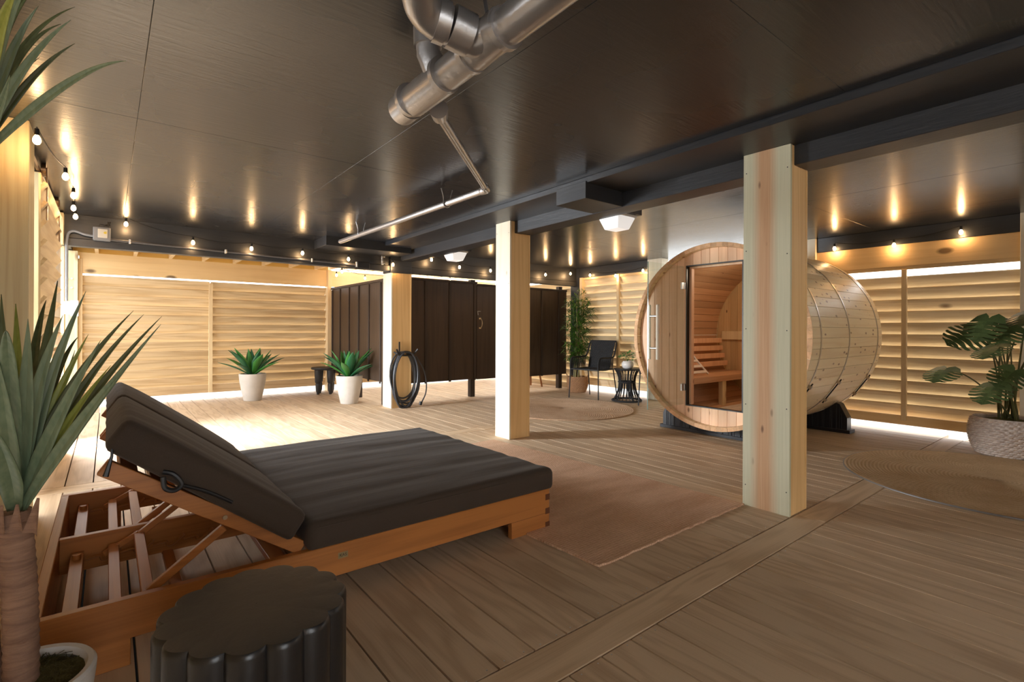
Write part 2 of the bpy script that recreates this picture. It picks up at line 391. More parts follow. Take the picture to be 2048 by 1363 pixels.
# ================================================================== THE SETTING
P = .1505; X_OFF = 1.128
def seam(k): return X_OFF + P*k
# ---- deck floor: every board a separate island; the cross boards run along X
fl = MB()
bays = [(-2.6, 1.124), (1.281, 4.428), (4.587, 8.98)]
g = .0038
for (y0, y1) in bays:
    for k in range(-11, 38):
        x0 = seam(k)+g; x1 = seam(k+1)-g; z = -random.random()*.0012
        fl.box(x0, x1, y0+g, y1-g, -.032, z)
floor = struct(fl.build('floor', 'deck'))
fb = MB()
for (y0, y1) in ((1.127, 1.279), (4.430, 4.584)):
    for (a, b) in ((-.52, 3.16), (3.165, 6.6)): fb.box(a, b, y0, y1, -.032, 0)
fb.build('cross_board', 'deckX', floor, bevel=.003)
gd = MB(); gd.box(-.6, 7.2, -2.7, 9.2, -.5, -.12); struct(gd.build('underdeck_shade_sheet', 'dark'))  # dark sheet added to keep board gaps dark and stop light from below
og = MB(); og.box(-30, 40, -30, 45, -.7, -.5); tag(og.build('ground', 'concrete'), 'pale ground outside the louvered walls', 'ground', kind='structure')
# nail heads and stains on the near deck boards
nl = MB()
for k in range(-2, 26):
    for yy in (1.105, 1.30):
        for dx in (.035, .115):
            c = (seam(k)+dx, yy+random.uniform(-.004, .004))
            nl.prism([(c[0]+.0028*math.cos(t*PI/3), c[1]+.0028*math.sin(t*PI/3)) for t in range(6)], -.002, .0006, 'Z')
nl.build('nail_heads', 'steel', floor)

# ---- ceilings. The left ceiling falls 7.5 mm per metre towards the back
def sl(y): return -.0075*(y-1.28)
cl = MB()
ys = [-2.6]
y = -1.55
while y < 6.5: ys.append(y); y += 2.44
ys.append(6.5)
xs = [-.62, .12, 1.30, 2.72]
for i in range(len(xs)-1):
    for j in range(len(ys)-1):
        x0, x1, y0, y1 = xs[i]+.0005, xs[i+1]-.0005, ys[j]+.0005, ys[j+1]-.0005
        z0 = 2.20+sl(y0); z1 = 2.20+sl(y1)
        cl.hexa([(x0, y0, z0), (x1, y0, z0), (x1, y1, z1), (x0, y1, z1), (x0, y0, z0+.03), (x1, y0, z0+.03), (x1, y1, z1+.03), (x0, y1, z1+.03)])
ceiling = struct(cl.build('ceiling', 'ceil', bevel=.0012))
bk = MB(); bk.box(-.7, 7.0, -2.7, 6.6, 2.235, 2.30); bk.build('upper_floor', 'beam', ceiling)
cr = MB()
xr = [3.40, 4.62, 5.84, 6.95]; yr = [-2.6, -.6, 1.84, 4.28, 6.5]
for i in range(3):
    for j in range(4): cr.box(xr[i]+.001, xr[i+1]-.001, yr[j]+.001, yr[j+1]-.001, 2.168, 2.20)
struct(cr.build('ceiling_right_bay', 'ceilR', bevel=.001))
# soffit strip between the left ceiling and the beam
sf = MB()
def sloped(mb, x0, x1, y0, y1, za, zb):
    mb.hexa([(x0, y0, za+sl(y0)), (x1, y0, za+sl(y0)), (x1, y1, za+sl(y1)), (x0, y1, za+sl(y1)), (x0, y0, zb+sl(y0)), (x1, y0, zb+sl(y0)), (x1, y1, zb+sl(y1)), (x0, y1, zb+sl(y1))])
sloped(sf, 2.725, 3.14, -2.6, 6.42, 2.158, 2.22)
struct(sf.build('ceiling_soffit', 'beam', bevel=.003))
# long main beam carried on the three posts
b = MB(); 
sloped(b, 3.132, 3.22, -2.6, 6.41, 2.042, 2.2)
sloped(b, 3.222, 3.30, -2.6, 6.41, 2.046, 2.2)
sloped(b, 3.302, 3.44, -2.6, 6.41, 2.075, 2.2)
tag(b.build('ceiling_beam', 'beam', bevel=.003), 'long black ceiling beam resting in the notches of the wooden posts', 'beam')
# boxed-in soffit in the middle of the strip
b = MB(); b.box(2.715, 3.128, 2.55, 2.86, 2.035, 2.16)
tag(b.build('duct_box', 'beam', bevel=.002), 'black boxed duct hanging under the soffit beside the small pipe end', 'duct box')
b = MB(); b.box(1.99, 3.09, 5.98, 6.415, 2.055, 2.17)
tag(b.build('duct_box', 'beamX', bevel=.002), 'wide black boxed duct in front of the back beam, under the far pipe end', 'duct box')
# back beam along X
b = MB(); b.box(-.42, 6.62, 6.42, 6.50, 1.935, 2.17); b.box(-.42, 3.02, 6.395, 6.50, 1.86, 1.932); b.box(3.02, 6.62, 6.41, 6.50, 1.85, 1.933)
bb = tag(b.build('ceiling_beam', 'beamX', bevel=.003), 'black back beam along the far edge with string lights in front', 'beam')
b = MB(); b.box(2.985, 3.30, 6.372, 6.418, 1.838, 2.135); b.box(2.985, 3.02, 6.40, 6.62, 1.838, 2.135); b.build('post_wrap', 'beamX', bb, bevel=.002)

# ---- louvred walls
def louvers(mb, axis, const, lo, hi, tops, w, inward, tilt=30, th=.018):
    """slats with their top edge at 'const', sloping down and away from the room"""
    for zt in tops:
        a = math.radians(tilt+random.uniform(-1.2, 1.2)); dz = w*math.cos(a); dn = w*math.sin(a)*(-inward)
        nx = th*math.cos(a)*(-inward); nz = th*math.sin(a); j = random.uniform(-.002, .002)
        q = [(const+j, zt), (const+j+dn, zt-dz), (const+j+dn+nx, zt-dz+nz), (const+j+nx, zt+nz)]
        if axis == 'X': mb.prism(q, lo, hi, 'X')       # q = (y,z)
        else: mb.prism([(p[0], p[1]) for p in q], lo, hi, 'Y')
def framed(mb, *a): mb.box(*a)
# back wall, Y = 8.9
m = MB()
tops = [1.775-.130*k for k in range(14)]
tops = [t for t in tops if t > .16]
for (a, c) in ((-.27, 1.215), (1.225, 2.965)): louvers(m, 'X', 8.905, a, c, tops, .149, -1, 31)
for (a, c) in ((3.10, 4.85), (4.9, 6.6)): louvers(m, 'X', 8.905, a, c, tops, .149, -1, 31)
wb = struct(m.build('wall_back', 'slatX'))
m = MB(); m.box(-.30, 2.97, 8.88, 8.915, 1.805, 2.085); m.build('fascia_board', 'fasciaX', wb, bevel=.002)
m = MB(); m.box(3.03, 6.62, 8.88, 8.915, 1.805, 2.085); m.build('fascia_board', 'fasciaX', wb, bevel=.002)
for x in (1.198, 4.86): m = MB(); m.box(x, x+.05, 8.86, 8.90, .10, 1.76); m.build('centre_stile', 'stile', wb, bevel=.002)
m = MB(); m.box(-.50, -.31, 8.80, 8.98, 0, 2.09); m.build('corner_post', 'lpost', wb, bevel=.003)
m = MB(); m.box(-.308, -.265, 8.87, 8.95, .02, 2.0); m.build('end_stile', 'stile', wb, bevel=.002)
m = MB(); m.box(2.967, 3.035, 8.82, 8.98, 0, 2.09); m.build('end_post', 'stile', wb, bevel=.003)
for (x, z) in ((-.37, 1.72), (-.37, 1.60), (-.41, 1.72)):
    m = MB(); m.tube([(x, 8.80, z), (x, 8.785, z)], .011, 8); m.build('bolt', 'steel', wb, smooth=True)
# rafter tails and soffit boarding outside the back beam
for i in range(8):
    x = -.117+.418*i
    m = MB(); m.box(x-.02, x+.02, 6.55, 9.1, 2.095, 2.2); m.build('rafter', 'stile', wb, bevel=.002)
m = MB(); m.box(-.5, 3.03, 6.52, 9.2, 2.2, 2.23); m.build('roof_boarding', 'roofmetal', wb)
m = MB(); m.box(-.5, 3.03, 8.99, 9.02, 2.05, 2.2); m.build('blocking_board', 'roofmetal', wb)
for i in range(22):
    x = 3.06+.165*i
    m = MB(); m.box(x, x+.038, 6.55, 9.1, 2.12, 2.2); m.build('rafter', 'stile', wb)
# right wall, X = 6.65
m = MB()
tops = [1.652-.1242*k for k in range(13)]; tops = [t for t in tops if t > .2]
for (a, c) in ((.735, 2.46),): louvers(m, 'Y', 6.655, a, c, tops, .143, -1, 31)
tops = [1.955-.1242*k for k in range(16)]; tops = [t for t in tops if t > .17]
for (a, c) in ((2.6, 4.60), (4.86, 6.28)): louvers(m, 'Y', 6.655, a, c, tops, .143, -1, 31)
tops = [1.955-.1242*k for k in range(16)]
for (a, c) in ((6.42, 8.85), (-2.4, .45)): louvers(m, 'Y', 6.655, a, c, tops, .143, -1, 31)
wr = struct(m.build('wall_right', 'slatY'))
m = MB(); m.box(6.62, 6.66, .735, 2.46, 1.765, 2.0); m.build('fascia_board', 'fasciaY', wr, bevel=.002)
m = MB(); m.box(6.63, 6.67, .735, 2.46, 1.728, 1.765); m.build('top_rail', 'fasciaY', wr, bevel=.002)
m = MB(); m.box(6.625, 6.662, .735, 2.46, .075, .172); m.build('bottom_rail', 'fasciaY', wr, bevel=.002)
m = MB(); m.box(6.612, 6.652, 1.592, 1.637, .12, 1.73); m.build('centre_stile', 'stile', wr, bevel=.002)
m = MB(); m.box(6.612, 6.652, 5.458, 5.507, .1, 2.03); m.build('centre_stile', 'stile', wr, bevel=.002)
m = MB(); m.box(6.63, 6.66, 4.86, 6.30, 1.958, 1.998); m.build('top_rail', 'fasciaY', wr, bevel=.002)
m = MB(); m.box(6.60, 6.72, 6.28, 6.34, 0, 2.0); m.build('end_stile', 'stile', wr, bevel=.002)
for (a, c) in ((.46, .733), (2.462, 2.60), (4.60, 4.86)):
    m = MB(); m.box(6.57, 6.74, a, c, 0, 2.168); m.build('wall_post', 'postpale', wr, bevel=.003)
m = MB(); m.box(6.60, 6.70, 6.34, 6.56, 0, 2.168); m.build('corner_post', 'beam', wr, bevel=.003)
b = MB()
for (a, c) in ((.735, 2.458), (4.862, 6.40)): b.box(6.605, 6.70, a, c, 2.0, 2.168)
tag(b.build('ceiling_beam', 'beam', bevel=.003), 'black beam on top of the right louvered wall above the monstera', 'beam')
# unseen wall behind the camera, added to dim the foreground, Y = -2.5
m = MB(); louvers(m, 'X', -2.5, .9, 6.55, [2.1-.125*k for k in range(16)], .150, 1, 28)
wf = struct(m.build('wall_front_blocker', 'slatX'))
# left wall, X = -.36
m = MB()
tops = [2.02-.125*k for k in range(16)]
louvers(m, 'Y', -.44, -2.4, 2.9, tops, .145, 1, 30)
wl = struct(m.build('wall_left', 'slatY'))
m = MB(); m.box(-.42, -.37, 3.97, 9.0, 2.1, 2.2); m.build('header_board', 'beam', wl)
m = MB(); m.box(-.62, -.478, 3.72, 3.965, 0, 2.182); m.build('post_board', 'lpost', wl, bevel=.003)
m = MB(); m.box(-.474, -.33, 3.72, 3.965, 0, 2.182); m.build('post_board', 'lpost', wl, bevel=.003)
m = MB(); m.box(-.52, -.46, 2.9, 3.72, 0, 2.18); m.build('side_board', 'lpost', wl, bevel=.003)
# corner post at the far end of the door opening
m = MB(); m.box(-.46, -.325, 6.44, 6.60, 0, 1.86); m.box(-.40, -.325, 6.30, 6.42, 1.86, 2.15); m.build('jamb_post', 'lpost', wl, bevel=.003)

# ---- sliding louvred barn door on the left wall
dr = thing('sliding_door', 'pale louvered sliding barn door hanging on bronze rollers at the left wall', 'door', (-.37, 5.2, 0))
m = MB(); m.box(-.435, -.345, 4.42, 4.52, .04, 2.07); m.build('stile', 'lpost', dr, bevel=.003)
m = MB(); m.box(-.385, -.322, 5.86, 5.90, .04, 1.935); m.build('stile', 'aspen', dr, bevel=.003)
m = MB(); m.bar((-.37, 4.52, 2.07), (-.37, 5.86, 2.05), .05, .05); m.build('top_rail', 'lpost', dr, bevel=.002)
m = MB(); m.box(-.40, -.35, 4.52, 5.86, .04, .14); m.build('bottom_rail', 'lpost', dr, bevel=.002)
m = MB()
for k in range(15):
    zt = 2.03-.125*k
    m.prism([(-.420, zt-.125), (-.404, zt-.137), (-.312, zt), (-.330, zt+.012)], 4.53, 5.85, 'Y')
m.build('slats', 'slatY', dr)
for y in (4.62, 5.72):
    m = MB(); m.tube([(-.35, y, 2.135), (-.325, y, 2.135)], .045, 20); r_ = m.build('roller', 'bronze', dr, smooth=True)
    m = MB(); m.box(-.325, -.318, y-.02, y+.02, 1.80, 2.15); m.build('roller_strap', 'bronze', r_, bevel=.002)
m = MB(); m.box(-.366, -.354, 4.0, 6.3, 2.10, 2.135)
tag(m.build('door_track', 'bronze'), 'dark metal track that the sliding louvered door hangs from', 'track')

# ================================================================== POSTS
def post(label, x0, x1, y0, y1, ztop, znotch, face, side, notch=True, group=None):
    t = thing('support_post', label, 'post', ((x0+x1)/2, (y0+y1)/2, 0))
    th = .019
    xa = 3.131
    def pr(poly, d0, d1, name, mt):
        m = MB(); m.prism(poly, d0, d1, 'Y'); return m.build(name, mt, t, bevel=.0015)
    m = MB(); m.box(x0, x0+th, y0, y1, 0, ztop); f = m.build('face_board', face, t, bevel=.0015)
    if notch: poly = [(x0+th, 0), (x1-th, 0), (x1-th, znotch), (xa, znotch), (xa, ztop), (x0+th, ztop)]
    else: poly = [(x0+th, 0), (x1-th, 0), (x1-th, ztop), (x0+th, ztop)]
    pr(poly, y0+.002, y0+th, 'side_board', side)
    pr(poly, y1-th, y1-.002, 'side_board', side)
    m = MB(); m.box(x1-th, x1, y0, y1, 0, znotch if notch else ztop); m.build('back_board', side, t, bevel=.0015)
    for k in range(5):
        for yy in (y0+.018, y1-.018):
            z = .12+k*(ztop-.25)/4+random.uniform(-.03, .03)
            m = MB(); m.tube([(x0-.0008, yy, z), (x0+.001, yy, z)], .0035, 8); m.build('screw', 'black', t)
    return t
p3 = post('tall clad wooden post nearest the camera, green and brown striped face', 3.078, 3.312, 1.285, 1.562, 2.157, 2.045, 'striped', 'post')
p2 = post('middle clad wooden post standing at the corner of the jute rug', 3.068, 3.328, 3.882, 4.112, 2.139, 2.025, 'postpale', 'post')
p1 = post('farthest clad wooden post with a coiled hose hanging on it', 2.998, 3.300, 6.378, 6.640, 1.838, 1.838, 'postpale', 'post', notch=False)


# ================================================================== DAYBED
LB = thing('daybed', 'low double teak daybed with raised backrest and dark brown cushions', 'daybed', (.85, 2.76, 0))
X0, X1, Y0, Y1 = -.185, 1.885, 2.03, 3.505
def rail(y0, y1, name='side_rail'):
    m = MB()
    m.prism([(X0, .085), (X0, 0), (X0+.245, 0), (X0+.245, .085), (X1-.262, .085), (X1-.262, 0), (X1, 0), (X1, .213), (X0, .213)], y0, y1, 'Y')
    return m
nr = rail(Y0, Y0+.032).build('side_rail', 'teak', LB, bevel=.0025)
# finger joints showing on the near rail at the foot corner, and the foot piece glued below
for z in (.0, .075, .15):
    m = MB(); m.box(X1-.030, X1+.001, Y0-.0012, Y0+.001, z+.004, z+.036); m.build('finger_joint', 'teakdark', nr)
m = MB(); m.box(X1-.262, X1, Y0-.0005, Y0+.001, .084, .0855); m.build('glue_line', 'teakdark', nr)
rail(Y1-.032, Y1).build('side_rail', 'teak', LB, bevel=.0025)
m = MB(); m.box(X0, X0+.032, Y0+.032, Y1-.032, 0.0, .213); m.build('head_board', 'teakY', LB, bevel=.0025)
m = MB(); m.box(X1-.032, X1, Y0+.032, Y1-.032, 0.0, .213); m.build('foot_board', 'teakY', LB, bevel=.0025)
m = MB(); m.box(X0+.032, X1-.032, 2.760, 2.792, .07, .213); m.build('centre_divider', 'teak', LB, bevel=.0025)
# cross slats low in the frame and the notched rack strips
for (ya, yb) in ((Y0+.032, 2.760), (2.792, Y1-.032)):
    for (x, w_, z0) in ((-.095, .042, .125), (.215, .04, .05), (.55, .06, .11), (.8, .06, .11), (1.05, .06, .11), (1.3, .06, .11), (1.55, .06, .11)):
        m = MB(); m.box(x-w_/2, x+w_/2, ya, yb, z0, z0+.028); m.build('slat', 'teakY', LB, bevel=.002)
    # lying support frame (U): two long arms up to the backrest, joined by two cross bars
    z0 = .15
    for (x, dz) in ((.022, 0.0), (.108, .035)):
        m = MB(); m.box(x-.018, x+.018, ya+.03, yb-.02, z0-.014+dz, z0+.014+dz); m.build('support_bar', 'teakY', LB, bevel=.002)
    for yy in (ya+.045, yb-.045):
        m = MB(); m.bar((.105, yy, .185), (.335, yy, .352), .022, .026); m.build('support_arm', 'teak', LB, bevel=.002)
    for yy in (yb-.045,):
        m = MB(); m.bar((-.01, yy, .135), (.108, yy, .195), .018, .022); m.build('support_arm', 'teak', LB, bevel=.002)
    m = MB()
    for k in range(4):
        x = -.07+.115*k
        m.tube(smoothpath([(x, yb-.012, .118), (x+.045, yb-.012, .122), (x+.055, yb-.012, .104), (x+.075, yb-.012, .106), (x+.115, yb-.012, .138)], 4), .0065, 6)
    m.build('notched_rack', 'teak', LB, smooth=True)
    m = MB(); m.tube([(-.095, yb-.09, .14), (-.095, yb-.09, .172)], .014, 10); m.build('peg', 'teakY', LB, smooth=True)
# seat slats under the mattress
for x in [.66+.135*k for k in range(9)]:
    m = MB(); m.box(x-.035, x+.035, Y0+.04, Y1-.04, .195, .212); m.build('seat_slat', 'teakY', LB, bevel=.002)
# backrest frame
pa = Vector((.60, 0, .218)); pb = Vector((-.012, 0, .636)); dr_ = (pb-pa).normalized(); nm = Vector((-dr_.z, 0, dr_.x)); nm = nm if nm.z > 0 else -nm
bf = thing_part = None
def brail(y, w_):
    m = MB(); a = pa+Vector((0, y, 0)); b_ = pb+Vector((0, y, 0))
    m.bar(a, b_, w_, .052, up=tuple(nm)); return m
for y in (Y0+.05, 2.745, 2.805, Y1-.05): brail(y, .03).build('backrest_rail', 'teak', LB, bevel=.002)
for k in range(7):
    q = pa.lerp(pb, .1+.135*k)+nm*.018
    m = MB(); m.bar(q+Vector((0, Y0+.06, 0)), q+Vector((0, Y1-.06, 0)), .06, .014, up=tuple(nm)); m.build('backrest_slat', 'teakY', LB, bevel=.002)
m = MB(); q = pa.lerp(pb, .44); m.tube([q+Vector((0, Y0+.032, 0)), q+Vector((0, Y0+.026, 0))], .008, 12); m.build('bolt', 'brass', LB, smooth=True)
# name plate on the near rail
m = MB(); m.box(.728, .768, Y0-.0015, Y0, .152, .176); npl = m.build('name_plate', 'plate', nr)
fc = bpy.data.curves.new('plate_lettering', 'FONT'); fc.body = 'KAS'; fc.size = .017; fc.extrude = .0004; fc.align_x = 'CENTER'; fc.align_y = 'CENTER'
fo = bpy.data.objects.new('plate_lettering', fc); COL.objects.link(fo); fo.parent = npl; fo.location = Vector((.748, Y0-.0018, .164))-parent_loc(npl); fo.rotation_euler = (PI/2, 0, 0); fc.materials.append(MT['black'])
bpy.context.view_layer.update()
fm = bpy.data.meshes.new_from_object(fo.evaluated_get(bpy.context.evaluated_depsgraph_get())); fmo = bpy.data.objects.new('plate_lettering', fm); COL.objects.link(fmo); fmo.parent = npl; fmo.location = fo.location; fmo.rotation_euler = fo.rotation_euler
if not fm.materials: fm.materials.append(MT['black'])
bpy.data.objects.remove(fo)
fmo.name = 'plate_lettering'

def cushion(name, parent, mat, L, W, T, nx=44, ny=34, nz=5, puff=.012, rad=.032, wr=.006, seed=0, tf=None, edge=.0):
    """soft box, local x along length, y width, z thickness (0..T)"""
    bm = bmesh.new(); 
    def grid(u0, u1, n): return [u0+(u1-u0)*i/n for i in range(n+1)]
    vs = {}
    def V(i, j, k):
        key = (i, j, k)
        if key not in vs:
            x = -L/2+L*i/nx; y = -W/2+W*j/ny; z = T*k/nz
            # round edges
            p = Vector((x, y, z)); inner = Vector((max(-L/2+rad, min(L/2-rad, x)), max(-W/2+rad, min(W/2-rad, y)), max(rad, min(T-rad, z))))
            d = p-inner
            if d.length > 1e-6:
                m_ = max(abs(d.x), abs(d.y), abs(d.z)); p = inner+d.normalized()*min(rad, m_ if m_ < rad else rad)
            ex = 1-(2*x/L)**4; ey = 1-(2*y/W)**4
            if k == nz: p.z += puff*ex*ey
            s_ = noise.noise(Vector((x*1.2+seed, y*11, seed)))*wr + noise.noise(Vector((x*4+seed, y*5, 3+seed)))*wr*.5
            if k == nz: p.z += s_
            if i in (0, nx): p.x += (1 if i else -1)*noise.noise(Vector((y*9, z*6, seed)))*wr*.7
            if j in (0, ny): p.y += (1 if j else -1)*noise.noise(Vector((x*9, z*6, seed)))*wr*.7
            vs[key] = bm.verts.new(tf(p) if tf else p)
        return vs[key]
    for i in range(nx):
        for j in range(ny):
            bm.faces.new((V(i, j, nz), V(i+1, j, nz), V(i+1, j+1, nz), V(i, j+1, nz)))
            bm.faces.new((V(i, j, 0), V(i, j+1, 0), V(i+1, j+1, 0), V(i+1, j, 0)))
    for k in range(nz):
        for i in range(nx):
            bm.faces.new((V(i, 0, k), V(i+1, 0, k), V(i+1, 0, k+1), V(i, 0, k+1)))
            bm.faces.new((V(i, ny, k), V(i, ny, k+1), V(i+1, ny, k+1), V(i+1, ny, k)))
        for j in range(ny):
            bm.faces.new((V(0, j, k), V(0, j, k+1), V(0, j+1, k+1), V(0, j+1, k)))
            bm.faces.new((V(nx, j, k), V(nx, j+1, k), V(nx, j+1, k+1), V(nx, j, k+1)))
    bmesh.ops.recalc_face_normals(bm, faces=bm.faces)
    off = parent_loc(parent)
    for v in bm.verts: v.co -= off
    me = bpy.data.meshes.new(name); bm.to_mesh(me); bm.free(); me.materials.append(MT[mat]); me.polygons.foreach_set('use_smooth', [True]*len(me.polygons))
    o = bpy.data.objects.new(name, me); COL.objects.link(o)
    if parent: o.parent = parent
    return o
SEATC = thing('seat_cushion', 'wide dark brown wrinkled mattress lying flat on the daybed', 'cushion', (1.24, 2.75, .213))
cushion('mattress', SEATC, 'fabric', 1.29, 1.50, .112, nx=60, ny=60, wr=.0075, puff=.010, rad=.026, seed=1.3, tf=lambda p: p+Vector((1.25, 2.755, .214)))
def piping(zz, L, W, cx, cy, z0):
    pts = []
    r_ = .03
    for (sx, sy, a0) in ((1, 1, 0), (-1, 1, PI/2), (-1, -1, PI), (1, -1, 1.5*PI)):
        for q in range(4):
            a = a0+q*PI/6
            pts.append((cx+sx*(L/2-r_)+r_*math.cos(a), cy+sy*(W/2-r_)+r_*math.sin(a), z0+zz))
    return pts
m = MB(); m.tube(piping(.092, 1.284, 1.494, 1.25, 2.755, .214), .003, 6, closed=True); m.build('seam_piping', 'fabric', SEATC, smooth=True)
ax = (pb-pa).normalized()
def backc(y0, y1, label, lift, seed, L=.705, s0=.078):
    t = thing('back_cushion', label, 'cushion', (.25, (y0+y1)/2, .48), 'back cushions of the daybed')
    base = pa+nm*.014+ax*s0
    W_ = y1-y0
    def tf(p):
        s_ = (p.x+L/2); return base+Vector((0, (y0+y1)/2+p.y, 0))+ax*s_+nm*(p.z+lift*s_)
    cushion('cushion_body', t, 'fabric', L, W_, .108, nx=40, ny=34, wr=.004, puff=.014, rad=.024, seed=seed, tf=tf)
    return t, tf
c1, tf1 = backc(1.995, 2.735, 'nearer dark brown cushion on the raised daybed backrest, with tie strap', .062, 4.1)
c2, tf2 = backc(2.775, 3.49, 'farther dark brown cushion on the raised daybed backrest, behind the other', .062, 8.7)
m = MB()
q = tf1(Vector((.17, -.372, .02)))
m.tube(smoothpath([q, q+Vector((.03, -.008, -.012)), q+Vector((.05, -.012, -.045)), q+Vector((.03, -.012, -.062)), q+Vector((.005, -.01, -.05)), q+Vector((.0, -.006, -.015))], 5), .008, 8)
m.tube(smoothpath([q+Vector((.05, -.01, -.05)), q+Vector((.12, -.004, -.085)), q+Vector((.2, .0, -.14))], 5), .006, 8)
m.build('tie_strap', 'black', c1, smooth=True)
m = MB(); q = tf1(Vector((.335, -.36, .02))); m.tube([q, q+Vector((.0, -.01, -.03)), q+Vector((-.015, -.012, -.09))], [.003, .004, .008], 6); m.build('cord_end', 'black', c1, smooth=True)

# ================================================================== FLUTED SIDE TABLE
t = thing('fluted_side_table', 'round black fluted drum side table in the foreground beside the daybed', 'side table', (.268, 1.272, 0))
N = 15*12
def flr(th, z): return 1-.085*(1-abs(math.sin(15*th/2))**.8)
m = MB(); R_ = .198
m.lathe([(R_*.985, 0), (R_, .01), (R_, .436), (R_*.992, .444), (R_*.972, .4485)], (.268, 1.272, 0), N, fr=flr, capb=True, capt=False)
m.build('fluted_body', 'blackgloss', t, smooth=True)
m = MB(); m.lathe([(R_*.972, .4485), (R_*.9, .4498), (R_*.4, .4498), (.001, .4498)], (.268, 1.272, 0), N, fr=lambda th, z: flr(th, z), capb=False)
m.build('table_top', 'stooltop', t, smooth=True)

# ================================================================== RUGS
rg = thing('jute_rug', 'rectangular brown jute rug partly under the foot of the daybed', 'rug', (2.4, 2.7, 0))
cs = [(1.745, 1.545), (3.070, 1.548), (2.925, 3.95), (1.62, 3.86)]
m = MB(); nx_, ny_ = 60, 90
def bil(u, v):
    a = Vector(cs[0]).lerp(Vector(cs[1]), u); b_ = Vector(cs[3]).lerp(Vector(cs[2]), u); return a.lerp(b_, v)
vs = []; 
for j in range(ny_+1):
    for i in range(nx_+1):
        p = bil(i/nx_, j/ny_); e = .0
        if i in (0, nx_) : e = random.uniform(-.003, .003)
        if j in (0, ny_): e = random.uniform(-.004, .004)
        vs.append((p.x+(e if i in (0, nx_) else 0), p.y+(e if j in (0, ny_) else 0), .011+.0012*noise.noise(Vector((p.x*5, p.y*5, 0)))))
n0 = len(vs); fs = [(j*(nx_+1)+i, j*(nx_+1)+i+1, (j+1)*(nx_+1)+i+1, (j+1)*(nx_+1)+i) for j in range(ny_) for i in range(nx_)]
ring = [i for i in range(nx_+1)]+[(j*(nx_+1)+nx_) for j in range(1, ny_+1)]+[ny_*(nx_+1)+i for i in range(nx_-1, -1, -1)]+[j*(nx_+1) for j in range(ny_-1, 0, -1)]
vs += [(vs[i][0], vs[i][1], .001) for i in ring]
for q in range(len(ring)):
    q2 = (q+1) % len(ring); fs.append((ring[q], ring[q2], n0+q2, n0+q))
fs.append(tuple(n0+q for q in reversed(range(len(ring)))))
m.add(vs, fs); m.build('woven_field', 'jute', rg)
def roundrug(label, cx, cy, R, mat, group='round braided jute rugs'):
    t = thing('round_rug', label, 'rug', (cx, cy, 0), group)
    m = MB(); n = 160
    prof = [(R-.004, .001), (R, .005), (R-.004, .0105)]
    k = R-.012
    while k > .012:
        prof += [(k, .0118), (k-.006, .0095)]; k -= .024
    prof.append((.001, .0115))
    m.lathe(prof, (cx, cy, 0), n, fr=lambda th, z: 1+.0012*math.sin(n/2*th)); m.build('braid', mat, t, smooth=True)
    e = MB(); pts = [(cx+(R-.001)*math.cos(2*PI*i/120), cy+(R-.001)*math.sin(2*PI*i/120), .006) for i in range(120)]
    e.tube(pts, .0055, 6, closed=True); return t, e
t, e = roundrug('round braided jute rug in front of the black rope chair', 4.87, 4.96, .93, 'juteb'); e.build('edge_cord', 'juteb', t, smooth=True)
t, e = roundrug('round tan jute rug with a pale grey edge in front of the monstera', 4.985, .655, .935, 'juter'); e.build('edge_cord', 'greycord' if 'greycord' in MT else 'strap', t, smooth=True)

# ================================================================== BARREL SAUNA
SX0, SX1, SYC, SZC, SR = 4.60, 6.37, 2.657, 1.012, .916
S = thing('barrel_sauna', 'cedar barrel sauna lying on black cradles behind the nearest post', 'sauna', (5.5, SYC, 0))
m = MB(); NS = 62
for k in range(NS):
    a0 = 2*PI*k/NS+.0012; a1 = 2*PI*(k+1)/NS-.0012; ri, ro = SR-.038, SR
    def pt(a, r, x): return (x, SYC+r*math.cos(a), SZC+r*math.sin(a))
    dx = random.uniform(-.002, .002)
    m.hexa([pt(a0, ri, SX0+dx), pt(a0, ri, SX1), pt(a1, ri, SX1), pt(a1, ri, SX0+dx), pt(a0, ro, SX0+dx), pt(a0, ro, SX1), pt(a1, ro, SX1), pt(a1, ro, SX0+dx)])
m.build('staves', 'stave', S, bevel=.0015)
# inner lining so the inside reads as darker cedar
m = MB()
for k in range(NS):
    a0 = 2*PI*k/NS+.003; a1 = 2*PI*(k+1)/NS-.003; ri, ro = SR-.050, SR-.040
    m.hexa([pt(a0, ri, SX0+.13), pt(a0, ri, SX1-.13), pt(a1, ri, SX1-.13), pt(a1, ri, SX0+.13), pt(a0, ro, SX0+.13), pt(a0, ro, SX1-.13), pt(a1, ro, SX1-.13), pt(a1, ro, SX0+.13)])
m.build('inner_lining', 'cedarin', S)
m = MB()
for k in range(32):     # thin rim ring on the front edge, blocks of end grain
    a0 = 2*PI*k/32+.002; a1 = 2*PI*(k+1)/32-.002; ri, ro = SR-.039, SR+.0015
    q = [pt(a0, ri, SX0-.004), pt(a0, ri, SX0+.001), pt(a1, ri, SX0+.001), pt(a1, ri, SX0-.004)]
    mid = lambda r: [pt(a0+(a1-a0)*s_/3, r, SX0-.004) for s_ in range(4)]
    for s_ in range(3):
        b0 = a0+(a1-a0)*s_/3; b1 = a0+(a1-a0)*(s_+1)/3
        m.hexa([pt(b0, ri, SX0-.004), pt(b0, ri, SX0-.001), pt(b1, ri, SX0-.001), pt(b1, ri, SX0-.004), pt(b0, ro, SX0-.004), pt(b0, ro, SX0-.001), pt(b1, ro, SX0-.001), pt(b1, ro, SX0-.004)])
m.build('rim', 'rim', S)
